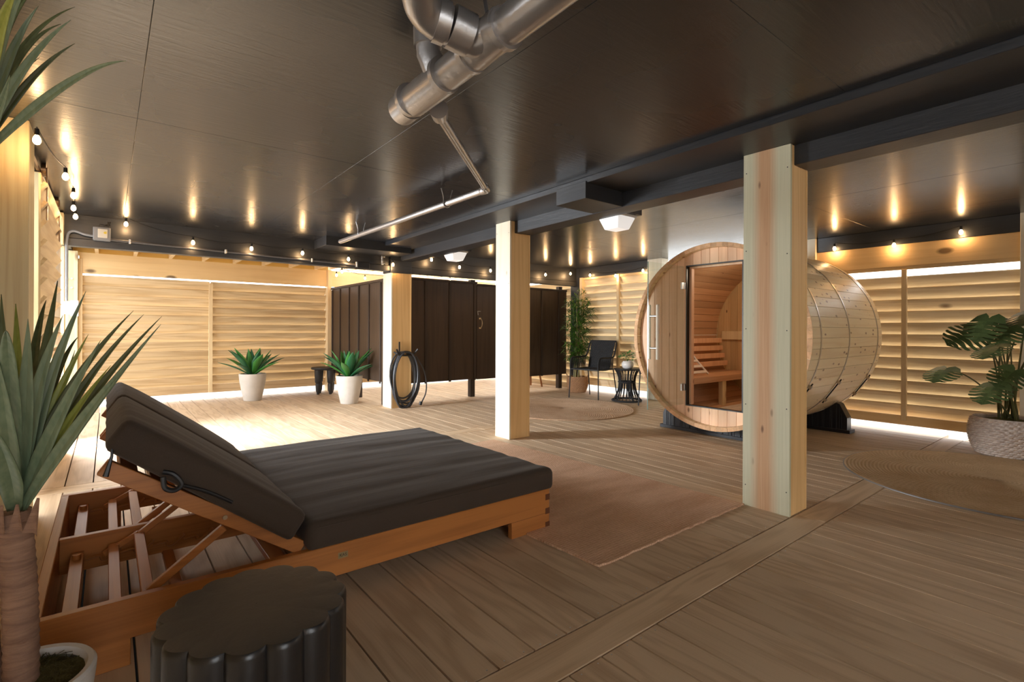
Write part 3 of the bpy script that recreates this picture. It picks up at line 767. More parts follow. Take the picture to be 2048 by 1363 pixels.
# front wall with door opening
DY0, DY1, DZ0, DZ1 = 2.360, 2.962, .302, 1.737
RI = SR-.040
def wallplanks(mb, xa, xb, opening, pw=.092, zoff=0):
    y = SYC-RI
    while y < SYC+RI-.001:
        y2 = min(y+pw, SYC+RI); ya, yb = y+.001, y2-.001
        cuts = [(ya, yb)]
        if opening:
            for c in (DY0, DY1):
                cuts = [s2 for (p, q) in cuts for s2 in ([(p, c-.0005), (c+.0005, q)] if p < c < q else [(p, q)])]
        for (p, q) in cuts:
            if q-p < .002: continue
            n = 4; top = []; 
            for i in range(n+1):
                yy = p+(q-p)*i/n; hgt = math.sqrt(max(RI*RI-(yy-SYC)**2, 0)); top.append((yy, hgt))
            hm = [(yy, SZC+h_) for yy, h_ in top]; lm = [(yy, SZC-h_) for yy, h_ in top]
            inside = opening and p >= DY0-.001 and q <= DY1+.001
            if inside:
                mb.prism([(p, DZ1), (q, DZ1)]+list(reversed(hm)), xa, xb, 'X'); mb.prism(lm+[(q, DZ0), (p, DZ0)], xa, xb, 'X')
            else: mb.prism(lm+list(reversed(hm)), xa, xb, 'X')
        y = y2
m = MB(); wallplanks(m, SX0+.055, SX0+.095, True); m.build('front_wall', 'cedar', S, bevel=.0012)
m = MB(); wallplanks(m, SX1-.10, SX1-.06, False); m.build('rear_wall', 'cedarback', S, bevel=.0012)
xf = SX0+.05
m = MB(); w_ = .010
m.box(xf, xf+.05, DY0, DY0+w_, DZ0, DZ1); m.box(xf, xf+.05, DY1-w_, DY1, DZ0, DZ1); m.box(xf, xf+.05, DY0+w_, DY1-w_, DZ1-w_, DZ1); m.box(xf, xf+.05, DY0+w_, DY1-w_, DZ0, DZ0+w_)
m.build('door_seal', 'blackplastic', S)
m = MB(); w2 = .022
m.box(xf+.052, xf+.10, DY1-.010-w2, DY1-.010, DZ0+.01, DZ1-.01); m.box(xf+.052, xf+.10, DY0+.010, DY0+.010+w2, DZ0+.01, DZ1-.01); m.box(xf+.052, xf+.10, DY0+.03, DY1-.03, DZ1-.03, DZ1-.01)
m.build('door_jamb', 'cedar', S)
# glass door swung fully open, square to the front wall
dg = MB(); gx0, gx1 = 4.035, 4.632; gy = 2.972
dg.box(gx0, gx1, gy, gy+.008, .315, 1.73); D_ = dg.build('glass_door', 'glass', S)
m = MB(); m.box(gx0-.002, gx0+.0005, gy, gy+.008, .315, 1.73); m.build('glass_edge', 'glassedge', D_)
m = MB(); m.box(xf+.02, xf+.024, DY0+.012, DY0+.018, DZ0+.01, DZ1-.01); m.build('glass_edge', 'glassedge', S)
for yy in (gy-.045, gy+.053):
    m = MB(); m.box(gx0+.075, gx0+.100, yy-.013, yy+.013, .79, 1.32); hh = m.build('handle', 'aspen', D_, bevel=.005, seg=2)
m = MB()
for z in (.90, 1.21): m.tube([(gx0+.088, gy-.045, z), (gx0+.088, gy+.053, z)], .009, 12)
m.build('handle_posts', 'steel', D_, smooth=True)
for z in (.49, 1.53):
    m = MB(); m.box(SX0+.028, SX0+.056, gy-.012, gy+.028, z-.035, z+.035); m.box(SX0-.01, SX0+.03, gy-.006, gy+.014, z-.035, z+.035); m.build('hinge', 'steel', S, bevel=.002)
# steel bands with turnbuckles
for bx in (4.78, 5.44, 6.24):
    pts = []; 
    m = MB(); n = 96; r0, r1 = SR+.0005, SR+.004
    for k in range(n):
        a0 = 2*PI*k/n; a1 = 2*PI*(k+1)/n
        m.add([pt(a0, r1, bx-.010), pt(a0, r1, bx+.010), pt(a1, r1, bx+.010), pt(a1, r1, bx-.010), pt(a0, r0, bx-.010), pt(a0, r0, bx+.010), pt(a1, r0, bx+.010), pt(a1, r0, bx-.010)],
              [(0, 1, 2, 3), (0, 3, 7, 4), (1, 5, 6, 2)])
    bd = m.build('band', 'band', S, smooth=True)
    am = math.radians(214)
    m = MB(); aa, ab = am-.115, am+.115
    m.tube([pt(aa-.04, SR+.022, bx), pt(ab+.04, SR+.022, bx)], .006, 8)
    m.build('turnbuckle', 'black', bd, smooth=True)
    m = MB()
    for q in (aa, ab):
        m.bar(pt(q, SR+.001, bx), pt(q, SR+.032, bx), .03, .02, up=(1, 0, 0))
    m.build('clamp', 'band', bd, bevel=.002)
# cradles
def cradle(x):
    m = MB(); poly = []
    bw = .70
    poly += [(SYC-bw-.03, 0), (SYC+bw+.03, 0), (SYC+bw+.03, .035), (SYC+bw, .05), (SYC+bw, .16), (SYC+bw-.07, .30)]
    rr = SR+.006; a0 = math.acos(.60/rr)
    for i in range(21):
        yy = .60-1.2*i/20; poly.append((SYC+yy, SZC-math.sqrt(rr*rr-yy*yy)))
    poly += [(SYC-bw+.07, .30), (SYC-bw, .16), (SYC-bw, .05), (SYC-bw-.03, .035)]
    # build as quads between the curve and the ground to stay convex-safe
    top = [p for p in poly[5:28]]
    for i in range(len(top)-1):
        (ya, za), (yb, zb) = top[i], top[i+1]
        if za < .02: za = .03
        if zb < .02: zb = .03
        m.prism([(ya, 0), (yb, 0), (yb, zb), (ya, za)], x, x+.12, 'X')
    for s_ in (-1, 1):
        ya = SYC+s_*(bw-.07); yb = SYC+s_*bw
        m.prism([(ya, 0), (yb, 0), (yb, .16), (ya, .30)], x, x+.12, 'X')
    m.box(x-.015, x+.135, SYC-bw-.03, SYC+bw+.03, 0, .035)
    for k in range(15):
        yy = SYC-bw+.05+k*(2*bw-.1)/14
        hgt = min(.28, SZC-math.sqrt(max(rr*rr-(yy-SYC)**2, 0)) - .004 if abs(yy-SYC) < .6 else .2)
        if hgt > .05: m.box(x-.006, x, yy-.004, yy+.004, .035, hgt)
    m.build('cradle', 'cradle', S, bevel=.003)
cradle(4.83); cradle(6.05)
# inside: benches, floor, back rest slats, rail
m = MB()
for k in range(6): m.box(SX0+.14, SX1-.13, 3.0+.075*k, 3.0+.075*k+.068, .545, .570)
m.box(SX0+.14, SX1-.13, 2.985, 3.005, .50, .565)
for sgn in (-1,):
    for k in range(6): m.box(SX0+.14, SX1-.13, 2.32-.075*k-.068, 2.32-.075*k, .545, .570)
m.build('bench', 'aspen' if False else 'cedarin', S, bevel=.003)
m = MB(); m.box(5.45, 5.53, 3.0, 3.05, .17, .54); m.build('bench_leg', 'lpost', S, bevel=.003)
m = MB(); m.box(4.85, 4.93, 3.02, 3.4, .50, .545); m.build('bench_bearer', 'lpost', S, bevel=.003)
for k in range(4):
    z = .66+.095*k; yy = SYC+math.sqrt((SR-.12)**2-(z-SZC)**2)
    m = MB(); m.box(SX0+.16, SX1-.16, yy-.02, yy, z-.03, z+.03); m.build('backrest_slat', 'cedar', S, bevel=.003)
m = MB(); m.box(SX1-.135, SX1-.102, 2.1, 3.45, .955, 1.065); m.build('wall_rail', 'lpost', S, bevel=.003)
m = MB()
for k in range(7): m.box(SX0+.12, SX1-.12, 2.32+.09*k, 2.32+.09*k+.082, .205, .225)
m.build('floor_slats', 'aspen', S, bevel=.002)
# loose white slatted back rest leaning on the bench
t = thing('sauna_backrest', 'white slatted ladder-like backrest leaning on the bench inside the sauna', 'backrest', (5.0, 3.2, .571))
def brp(u): # u 0..1 from foot to top
    return Vector((0, 3.10+.30*u+.03*math.sin(u*PI), .580+.49*u))
for x in (4.62+.20, 4.62+.70):
    m = MB(); pts = [brp(i/10)+Vector((x+(.0 if x < 5 else -.16*(i/10)), 0, 0)) for i in range(11)]; m.tube(pts, .012, 6); m.build('side_rail', 'aspen', t, smooth=True)
for k in range(8):
    u = .06+.12*k; p = brp(u); m = MB(); m.bar(p+Vector((4.83, -.012, 0)), p+Vector((5.31-.16*u, -.012, 0)), .012, .030, up=(0, .3, .5)); m.build('slat', 'aspen', t, bevel=.002)

# ================================================================== SHOWER ENCLOSURE
SH = thing('shower_enclosure', 'dark brown board and batten enclosure raised on black legs at the back', 'enclosure', (4.8, 6.7, 0))
fy = 6.67
m = MB(); m.box(3.05, 4.595, fy, fy+.02, .285, 1.80); m.build('front_panel', 'stain', SH)
m = MB(); m.box(5.58, 6.60, fy, fy+.02, .262, 1.775); m.build('front_panel', 'stain', SH)
m = MB(); m.box(3.03, 3.05, fy, 8.80, .325, 1.745); m.build('side_panel', 'stain', SH)
for x in (3.28, 3.686, 4.101, 4.56): m = MB(); m.box(x-.02, x+.02, fy-.014, fy, .27, 1.79); m.build('batten', 'stainlight', SH, bevel=.002)
for x in (5.60, 5.996, 6.411): m = MB(); m.box(x-.02, x+.02, fy-.014, fy, .255, 1.765); m.build('batten', 'stainlight', SH, bevel=.002)
for y in (6.793, 7.206, 7.598, 7.992, 8.399, 8.76): m = MB(); m.box(3.016, 3.03, y-.02, y+.02, .30, 1.735); m.build('batten', 'stainlight', SH, bevel=.002)
m = MB(); m.box(3.01, 3.06, fy, 8.80, 1.745, 1.78); m.build('top_cap', 'stainlight', SH, bevel=.002)
m = MB(); m.box(3.05, 4.60, fy-.018, fy+.03, 1.79, 1.825); m.build('top_cap', 'stainlight', SH, bevel=.002)
m = MB(); m.box(5.58, 6.60, fy-.018, fy+.03, 1.765, 1.80); m.build('top_cap', 'stainlight', SH, bevel=.002)
for (x, y, zt) in ((4.55, 6.70, 1.86), (3.09, 7.69, 1.70), (3.09, 6.72, 1.7), (6.5, 6.72, 1.86), (5.62, 6.72, 1.86)):
    m = MB(); m.box(x-.042, x+.042, y+(.0 if zt > 1.8 else 0)-.04+.04, y+.08, 0, zt); m.build('leg', 'stainlight', SH, bevel=.003)
sd = MB(); sd.box(4.605, 5.575, fy, fy+.02, .275, 1.79); sdo = sd.build('door', 'stain', SH)
m = MB(); m.box(4.605, 5.575, fy-.016, fy, 1.765, 1.80); m.build('batten', 'stainlight', sdo, bevel=.002)
m = MB()
for z in (1.095, 1.245): m.box(4.645, 4.682, fy-.006, fy, z-.012, z+.012)
m.tube(smoothpath([(4.667, fy-.006, 1.095), (4.672, fy-.036, 1.12), (4.676, fy-.044, 1.17), (4.672, fy-.036, 1.22), (4.667, fy-.006, 1.245)], 5), [.006]*10+[.008]+[.006]*10, 10)
m.build('handle', 'brass', sdo, smooth=True)
m = MB(); m.tube([(4.605, fy-.02, 1.36), (4.612, fy-.022, 1.30)], .004, 6); m.tube([(4.60, fy-.02, 1.36), (4.662, fy-.02, 1.36)], .003, 6); m.build('latch_hook', 'steel', sdo, smooth=True)

# ================================================================== HOSE ON POST
hk = thing('hose_hook', 'black metal hose hook screwed to the farthest post', 'hook', (3.12, 6.36, .8))
m = MB(); m.box(3.105, 3.125, 6.366, 6.376, .72, .90); m.build('back_plate', 'black', hk, bevel=.002)
m = MB(); m.tube(smoothpath([(3.03, 6.35, .76), (3.06, 6.29, .735), (3.115, 6.30, .72), (3.22, 6.28, .72), (3.30, 6.29, .74), (3.34, 6.26, .80)], 6), .014, 8); m.tube(smoothpath([(3.06, 6.29, .735), (3.02, 6.25, .80)], 2), .014, 8); m.tube([(3.115, 6.37, .74), (3.115, 6.29, .72)], .012, 8); m.build('cradle_arm', 'black', hk, smooth=True)
m = MB(); pts = []
N = 9*28
for i in range(N+1):
    a = 2*PI*i/28+PI/2; L = i/28
    rx = .175+.018*math.sin(L*1.9)+.012*math.sin(L*5.1); rz = .355+.035*math.cos(L*2.3)+.012*math.sin(L*4.7)
    top = .765+.012*math.sin(L*3.1)
    cx_ = 3.165+.022*math.sin(L*2.7)
    pts.append((cx_+rx*math.cos(a), 6.315+.022*math.sin(L*2.2)+.02*math.cos(a*.5)-.02*L/9, max(top-rz+rz*math.sin(a), .014)))
m.tube(pts, .0115, 8)
hs = thing('garden_hose', 'black hose hung in long coils from the hook on the farthest post', 'hose', (3.165, 6.3, .45))
m.build('coil', 'hose', hs, smooth=True)
m = MB(); m.tube(smoothpath([(3.33, 6.30, .70), (3.43, 6.27, .52), (3.47, 6.26, .33), (3.46, 6.26, .18), (3.39, 6.25, .06)], 6), .009, 8); m.build('tail', 'hose', hs, smooth=True)
m = MB(); m.tube([(3.385, 6.25, .075), (3.37, 6.245, .03)], .022, 12); m.build('nozzle', 'blackplastic', hs, smooth=True)

# ================================================================== STOOLS AT THE BACK
t = thing('low_stool', 'low black carved wooden stool between the two agave pots', 'stool', (2.82, 8.50, 0))
m = MB(); m.lathe([(.17, .395), (.215, .405), (.222, .42), (.215, .437), (.19, .44), (.12, .428), (.001, .425)], (2.82, 8.5, 0), 36); m.build('seat', 'blackwood', t, smooth=True)
for k in range(4):
    a = math.radians(20+90*k); x = 2.82+.135*math.cos(a); y = 8.5+.135*math.sin(a)
    m = MB(); m.lathe([(.022, 0), (.026, .03), (.038, .06), (.044, .16), (.038, .18), (.05, .20), (.056, .30), (.06, .40)], (x, y, 0), 14); m.build('leg', 'blackwood', t, smooth=True)
t = thing('wooden_stool', 'brown wooden stool whose splayed legs show below the dark enclosure', 'stool', (6.22, 7.25, 0))
m = MB(); m.lathe([(.14, .44), (.165, .45), (.165, .475), (.15, .48)], (6.22, 7.25, 0), 28, capt=True); m.build('seat', 'stoolwood', t, smooth=True)
for (sx, sy) in ((1, 1), (1, -1), (-1, 1), (-1, -1)):
    m = MB(); m.tube([(6.22+sx*.16, 7.25+sy*.16, 0), (6.22+sx*.10, 7.25+sy*.10, .45)], [.016, .02], 8); m.build('leg', 'stoolwood', t, smooth=True)

# ================================================================== ROPE CHAIRS
def make_chair():
    t = thing('rope_chair', '', 'chair')
    rf = .0095
    # local: faces -Y, seat 0.50 wide, 0.50 deep; legs at corners
    for sx in (-1, 1):
        x = sx*.26
        m = MB(); m.tube([(x*1.06, -.25, 0), (x, -.235, .455)], rf, 8); m.build('leg', 'black', t, smooth=True)
        m = MB(); m.tube([(x*1.0, .30, 0), (x*.92, .215, .455)], rf, 8); m.build('leg', 'black', t, smooth=True)
        m = MB(); m.tube(smoothpath([(x, -.235, .455), (x, -.232, .56), (x*1.01, -.20, .625), (x*1.02, -.12, .638), (x*1.02, .10, .638), (x*1.0, .20, .66), (x*.98, .27, .80), (x*.96, .29, .86)], 5), rf*1.35, 8)
        m.build('arm_frame', 'rope', t, smooth=True)
        m = MB()
        for k in range(15):
            y = -.215+.028*k; m.tube([(x*1.015, y, .632), (x*1.0, y*.98, .455)], .0042, 5)
        for k in range(14): y = -.215+.028*k; m.tube([(x*1.0, y, .455), (x*1.015, y+.028, .632)], .0036, 5)
        w_ = m.build('arm_weave', 'rope', t, smooth=True)
    m = MB(); m.tube(smoothpath([(-.25, -.235, .455), (-.25, .22, .455), (.25, .22, .455), (.25, -.235, .455)], 1)+[Vector((-.25, -.235, .455))], rf, 8); m.build('seat_frame', 'black', t, smooth=True)
    m = MB(); m.tube(smoothpath([(-.25, .29, .86), (-.235, .30, .885), (-.20, .30, .893), (.20, .30, .893), (.235, .30, .885), (.25, .29, .86)], 5), rf*1.2, 8); m.build('top_rail', 'rope', t, smooth=True)
    # woven seat and back: ribbed surfaces with a diamond relief
    def sheet(P, nu, nv, th):
        vs = []; fs = []
        for s_ in (0, 1):
            for j in range(nv+1):
                for i in range(nu+1):
                    p, n = P(i/nu, j/nv); r_ = .004*math.sin(i*PI/2)*math.sin(j*PI/2)
                    vs.append(p+n*((th/2+r_) if s_ else -th/2))
        N_ = (nu+1)*(nv+1)
        for j in range(nv):
            for i in range(nu):
                a = j*(nu+1)+i
                fs.append((a, a+nu+1, a+nu+2, a+1)); fs.append((N_+a, N_+a+1, N_+a+nu+2, N_+a+nu+1))
        for i in range(nu): fs.append((i, i+1, N_+i+1, N_+i)); a = nv*(nu+1)+i; fs.append((a+1, a, N_+a, N_+a+1))
        for j in range(nv): a = j*(nu+1); fs.append((a+nu+1, a, N_+a, N_+a+nu+1)); a += nu; fs.append((a, a+nu+1, N_+a+nu+1, N_+a))
        return MB().add(vs, fs)
    sheet(lambda u, v: (Vector((-.245+.49*u, -.235+.40*v, .462-.018*math.sin(PI*v))), Vector((0, 0, 1))), 48, 40, .012).build('seat', 'rope', t)
    sheet(lambda u, v: (Vector((-.20+.40*u+(u-.5)*.05*v, .165+.135*v, .462+.425*v)), Vector((0, -.95, .3))), 42, 46, .012).build('backrest', 'rope', t)
    return t
ch = make_chair()
tag(ch, 'black rope armchair in front of the bamboo plant, facing the round rug', 'chair', 'black rope armchairs')
ch2 = copy_tree(ch); tag(ch2, 'black rope armchair mostly hidden behind the barrel sauna front', 'chair', 'black rope armchairs')
ch.location = (6.0, 5.47, 0); ch.rotation_euler = (0, 0, math.radians(-82))
ch2.location = (6.12, 4.21, 0); ch2.rotation_euler = (0, 0, math.radians(-95))

# ================================================================== ROPE SIDE TABLE + PLANT
tx, ty = 6.13, 4.90
t = thing('rope_side_table', 'round black wicker hourglass side table beside the rope chair', 'side table', (tx, ty, 0))
def hr(z): return .118+.095*((z-.29)/.29)**2 if z < .29 else .118+.062*((z-.29)/.19)**2
m = MB(); m.tube([(tx+.215*math.cos(2*PI*i/40), ty+.215*math.sin(2*PI*i/40), .016) for i in range(40)], .014, 8, closed=True); m.build('base_ring', 'rope', t, smooth=True)
m = MB(); m.tube([(tx+.12*math.cos(2*PI*i/36), ty+.12*math.sin(2*PI*i/36), .29) for i in range(36)], .013, 8, closed=True); m.build('waist_ring', 'rope', t, smooth=True)
m = MB(); m.lathe([(.17, .468), (.188, .470), (.192, .482), (.188, .492), (.001, .492)], (tx, ty, 0), 40); m.build('table_top', 'black', t, smooth=True)
m = MB()
for k in range(44):
    a = 2*PI*k/44; 
    m.tube([(tx+hr(z)*math.cos(a+.25*(z-.29)*(1 if k % 2 else -1)), ty+hr(z)*math.sin(a+.25*(z-.29)*(1 if k % 2 else -1)), z) for z in (.01, .07, .14, .21, .29, .36, .42, .475)], .0042, 5)
m.build('strands', 'rope', t, smooth=True)
for k in range(5):
    a = 2*PI*k/5+.5; m = MB(); m.tube([(tx+hr(z)*math.cos(a), ty+hr(z)*math.sin(a), z) for z in (.01, .08, .15, .22, .29, .36, .42, .475)], .012, 6); m.build('rib', 'rope', t, smooth=True)
t = thing('potted_plant', 'small leafy plant in a rounded white pot on the wicker side table', 'plant', (tx-.02, ty-.03, .492))
px_, py_ = tx-.02, ty-.03
m = MB(); m.lathe([(.045, .492), (.072, .505), (.088, .54), (.086, .575), (.068, .605), (.062, .607), (.058, .60), (.001, .595)], (px_, py_, 0), 28); m.build('pot', 'potwhite', t, smooth=True)
def leaf_blade(mb, base, tip, width, droop=.0, fold=.15, n=6, up=(0, 0, 1), prof=None, mi=0, side=None):
    base = Vector(base); tip = Vector(tip); mid = (base+tip)/2+Vector((0, 0, droop))
    pts = bez(base, mid, tip, n); o = []
    vs = []; fs = []
    for i, p in enumerate(pts):
        u = i/n; d = (pts[min(i+1, n)]-pts[max(i-1, 0)]).normalized()
        sd = d.cross(Vector(up)) if side is None else Vector(side)
        if sd.length < 1e-4: sd = Vector((1, 0, 0))
        sd = (sd-d*sd.dot(d)).normalized(); nn = sd.cross(d)
        w_ = width*(prof(u) if prof else math.sin(PI*min(max(u, .02), .995))**.8)/2
        vs += [p-sd*w_+nn*w_*fold, p-sd*w_*.5+nn*w_*fold*.35, p, p+sd*w_*.5+nn*w_*fold*.35, p+sd*w_+nn*w_*fold]
    for i in range(n):
        for k in range(4): a = i*5+k; fs.append((a, a+1, a+6, a+5))
    mb.add(vs, fs, mi); return pts
m = MB(); rs = random.Random(3)
for k in range(46):
    a = rs.uniform(0, 2*PI); el = rs.uniform(.2, 1.4); r_ = rs.uniform(.08, .19)
    b0 = Vector((px_, py_, .61))+Vector((math.cos(a)*math.cos(el), math.sin(a)*math.cos(el), math.sin(el)))*r_*.7
    d = Vector((math.cos(a+rs.uniform(-.6, .6)), math.sin(a+rs.uniform(-.6, .6)), rs.uniform(-.3, .7))).normalized()
    leaf_blade(m, b0, b0+d*.055, .032, .012, up=(rs.uniform(-.5, .5), rs.uniform(-.5, .5), 1))
m.build('foliage', 'small', t, smooth=True)
m = MB()
for k in range(9):
    a = 2*PI*k/9; m.tube(bez((px_, py_, .596), (px_+.02*math.cos(a), py_+.02*math.sin(a), .68), (px_+.1*math.cos(a), py_+.1*math.sin(a), .70+.07*math.sin(k*2.3)), 5), .002, 4)
m.build('stems', 'small', t, smooth=True)

# ================================================================== BASKETS
def basket(name, parent, c, r0, r1, r2, hgt, mat, rows=22, cols=54, lip=.01):
    m = MB(); prof = []; n = cols*4
    steps = rows*2
    for i in range(steps+1):
        u = i/steps; r = (r0*(1-u)**2+2*r1*u*(1-u)+r2*u*u); prof.append((r, .003+u*hgt))
    row = {round(p[1], 5): i for i, p in enumerate(prof)}
    def fr(th, z):
        i = row.get(round(z, 5), 0)
        return 1+.034*math.sin(cols*th+(PI if (i//2) % 2 else 0))*(1 if i % 2 else .25)+(.018 if i % 2 else -.022)
    prof2 = prof+[(r2*.97, hgt+.012), (r2*.93, hgt)]+[(prof[-3][0]*.92, hgt-.05)]
    m.lathe(prof2, c, n, fr=fr); return m.build(name, mat, parent, smooth=False)
# ---- bamboo
t = thing('potted_bamboo', 'tall leafy bamboo plant in a woven basket behind the rope chair', 'plant', (6.33, 6.12, 0))
bx_, by_ = 6.33, 6.12
basket('basket', t, (bx_, by_, 0), .135, .21, .165, .26, 'wicker', 16, 34)
for s_ in (-1, 1):
    m = MB(); d = Vector((.78*s_, -.62*s_, 0)); m.tube(smoothpath([Vector((bx_, by_, .25))+d*.165-Vector((.03, .03, 0)), Vector((bx_, by_, .31))+d*.19, Vector((bx_, by_, .25))+d*.165+Vector((.03, .03, 0))], 5), .010, 6); m.build('basket_handle', 'wicker', t, smooth=True)
m = MB(); m.lathe([(.15, .22), (.08, .235), (.001, .24)], (bx_, by_, 0), 20, capb=False); m.build('soil', 'soil', t, smooth=True)
rs = random.Random(11); canes = []
for k in range(9):
    a = rs.uniform(0, 2*PI); r_ = rs.uniform(.02, .08); top = Vector((bx_+rs.uniform(-.12, .12), by_+rs.uniform(-.12, .10), rs.uniform(1.45, 1.85)))
    b0 = Vector((bx_+r_*math.cos(a), by_+r_*math.sin(a), .235)); c_ = bez(b0, (b0+top)/2+Vector((rs.uniform(-.04, .04), rs.uniform(-.04, .04), 0)), top, 14); canes.append(c_)
    m = MB(); m.tube(c_, [.009-.0004*i for i in range(15)], 6); m.build('cane', 'cane', t, smooth=True)
m = MB(); side_lim = 6.60
for c_ in canes:
    for k in range(46):
        u = rs.uniform(.22, 1.0); p = c_[int(u*14)]
        a = rs.uniform(0, 2*PI); L = rs.uniform(.05, .24)*(1.15-.4*abs(u-.6))
        q = p+Vector((math.cos(a)*L, math.sin(a)*L, rs.uniform(-.02, .10)))
        q.x = min(q.x, 6.56); q.y = min(q.y, 6.36)
        m.tube([p, q], .0015, 3, cap=False)
        for j in range(6):
            aa = a+rs.uniform(-1.1, 1.1); ln = rs.uniform(.06, .13)
            s0 = p.lerp(q, rs.uniform(.5, 1))
            e_ = s0+Vector((math.cos(aa)*ln, math.sin(aa)*ln, rs.uniform(-.07, .06))); e_.x = min(e_.x, 6.59); e_.y = min(e_.y, 6.385)
            leaf_blade(m, s0, e_, .018, .012, n=4, prof=lambda u: math.sin(PI*min(max(u, .04), .99)**.7))
m.build('foliage', 'bamboo', t, smooth=True)

# ---- agaves
def make_agave(seed=5):
    t = thing('potted_agave', '', 'plant'); rs = random.Random(seed)
    m = MB(); m.lathe([(.115, 0), (.122, .006), (.150, .14), (.178, .30), (.186, .385), (.184, .40), (.172, .402), (.166, .395), (.160, .36)], (0, 0, 0), 48); m.build('pot', 'pot', t, smooth=True)
    m = MB(); m.lathe([(.163, .37), (.08, .375), (.001, .38)], (0, 0, 0), 24, capb=False); m.build('soil', 'soil', t, smooth=True)
    pr = lambda u: (.42+.58*math.sin(PI*min(u*1.25, 1)*.5+.0)) if u < .42 else max(.02, (1-((u-.42)/.58)**1.6))
    k = 0
    for ringi, (n, el, L, w_) in enumerate(((6, 30, .46, .105), (6, 48, .49, .13), (5, 63, .47, .135), (3, 80, .43, .10))):
        for i in range(n):
            a = 2*PI*i/n+ringi*.55+rs.uniform(-.15, .15); e = math.radians(el+rs.uniform(-5, 5)); l_ = L*rs.uniform(.88, 1.05)
            d = Vector((math.cos(a)*math.cos(e), math.sin(a)*math.cos(e), math.sin(e)))
            b0 = Vector((math.cos(a)*.03, math.sin(a)*.03, .375)); tip = b0+d*l_+Vector((math.cos(a), math.sin(a), 0))*.03
            m = MB(); mid = .035 if el < 60 else .0
            leaf_blade(m, b0, tip, w_, mid, fold=.42, n=12, prof=pr)
            m.build('leaf', 'agave' if rs.random() < .55 else 'agaveB', t, smooth=True, solid=.004); k += 1
    return t
ag = make_agave(); tag(ag, 'agave in an off-white pot at the louvered back wall, left of the black stool', 'plant', 'potted agaves')
ag2 = copy_tree(ag); tag(ag2, 'green agave in an off-white pot standing nearer the dark enclosure, right of the stool', 'plant', 'potted agaves')
ag.location = (1.70, 8.36, 0); ag2.location = (2.735, 7.20, 0); ag2.rotation_euler = (0, 0, 1.9)

# ---- monstera
MX, MY = 6.12, .755
t = thing('potted_monstera', 'large monstera plant in a whitewashed wicker basket at the right wall', 'plant', (MX, MY, 0))
basket('basket', t, (MX, MY, 0), .205, .295, .238, .315, 'wickerg', 16, 30)
m = MB(); m.lathe([(.20, .29), (.12, .31), (.001, .325)], (MX, MY, 0), 26, capb=False); m.build('moss', 'moss', t, smooth=True)
def monstera_leaf(mb, c, nrm, upd, size, seed):
    """heart shaped split leaf: c = leaf base (petiole), upd = towards tip"""
    rs = random.Random(seed); c = Vector(c); n = Vector(nrm).normalized(); u = Vector(upd); u = (u-n*u.dot(n)).normalized(); s = u.cross(n)
    half = []
    L = size
    fingers = 5
    mid = [c+u*L*q+n*(-.10*L*q*q) for q in (0, .14, .3, .46, .62, .78, .90, 1.0)]
    W = [.36, .50, .56, .54, .46, .34, .2, .0]
    for sg in (-1, 1):
        # back lobe
        vs = [mid[0], mid[1], mid[1]+s*sg*W[1]*L*.95+u*L*.02-n*.06*L, mid[0]+s*sg*W[0]*L*1.0-u*L*.12-n*.05*L, mid[0]+s*sg*W[0]*L*.45-u*L*.24-n*.02*L, mid[0]+s*sg*.04*L-u*L*.10]
        mb.add(vs, [(0, 1, 2, 3), (0, 3, 4, 5)] if sg > 0 else [(3, 2, 1, 0), (5, 4, 3, 0)])
        for f in range(1, 7):
            p0, p1 = mid[f], mid[f+1]
            if f < 6:
                gap = .10 if f < 5 else .05
                o0 = p0+s*sg*W[f]*L*rs.uniform(.92, 1.02)+u*L*(.02+gap*.35)-n*.09*L*W[f]*1.6
                o1 = p1+s*sg*W[f+1]*L*rs.uniform(.95, 1.05)+u*L*.02-n*.09*L*W[f+1]*1.6
                # inner root of the finger narrower than the tip -> visible splits
                i0 = p0+s*sg*W[f]*L*.34+u*L*.012; i1 = p1+s*sg*W[f+1]*L*.34-u*L*.012
                m0 = p0.lerp(o0, .66)+u*L*.022; m1 = p1.lerp(o1, .66)-u*L*.030
                tipm = (o0+o1)/2+s*sg*.02*L
                vv = [p0, i0, m0, o0, tipm, o1-u*L*.035, m1, i1, p1]
                F = [(0, 1, 7, 8), (1, 2, 6, 7), (2, 3, 4), (2, 4, 6), (4, 5, 6)]
            else:
                vv = [p0, p0+s*sg*W[f]*L, p1]; F = [(0, 1, 2)]
            if sg < 0: F = [tuple(reversed(q)) for q in F]
            mb.add(vv, F)
# (leaf base px, tip px, depth)   nearest camera = smaller depth
ml = [((1893, 736), (1856, 748), 4.05, .0), ((1978, 636), (1934, 644), 4.10, .1), ((1990, 690), (1956, 716), 4.0, .0), ((2018, 655), (1990, 676), 4.05, .2),
      ((2030, 740), (1996, 760), 4.0, .2), ((1990, 770), (1950, 788), 4.0, 0), ((2055, 625), (2028, 640), 4.1, .1), ((1960, 660), (1905, 650), 4.2, .1), ((2075, 690), (2100, 720), 4.2, .2), ((2000, 640), (2020, 625), 4.35, 0)]
for i, (b_, tp, D, q) in enumerate(ml):
    base = atD(b_[0], b_[1], D); tip = atD(tp[0], tp[1], D-.12)
    rsl = random.Random(i); upd = tip-base
    nrm = (C0-base).normalized()*.55+Vector((rsl.uniform(-.3, .3), rsl.uniform(-.3, .3), .75))
    m = MB(); sz = max(.15, upd.length*.80)
    monstera_leaf(m, base, nrm, upd, sz, i); m.build('leaf', 'mon', t, solid=.0015)
    m = MB(); r0 = Vector((MX+rsl.uniform(-.07, .07), MY+rsl.uniform(-.07, .07), .31))
    m.tube(bez(r0, (r0+base)/2+Vector((0, 0, .16)), base, 12), [.009-.0004*k for k in range(13)], 6); m.build('stem', 'monstem', t, smooth=True)
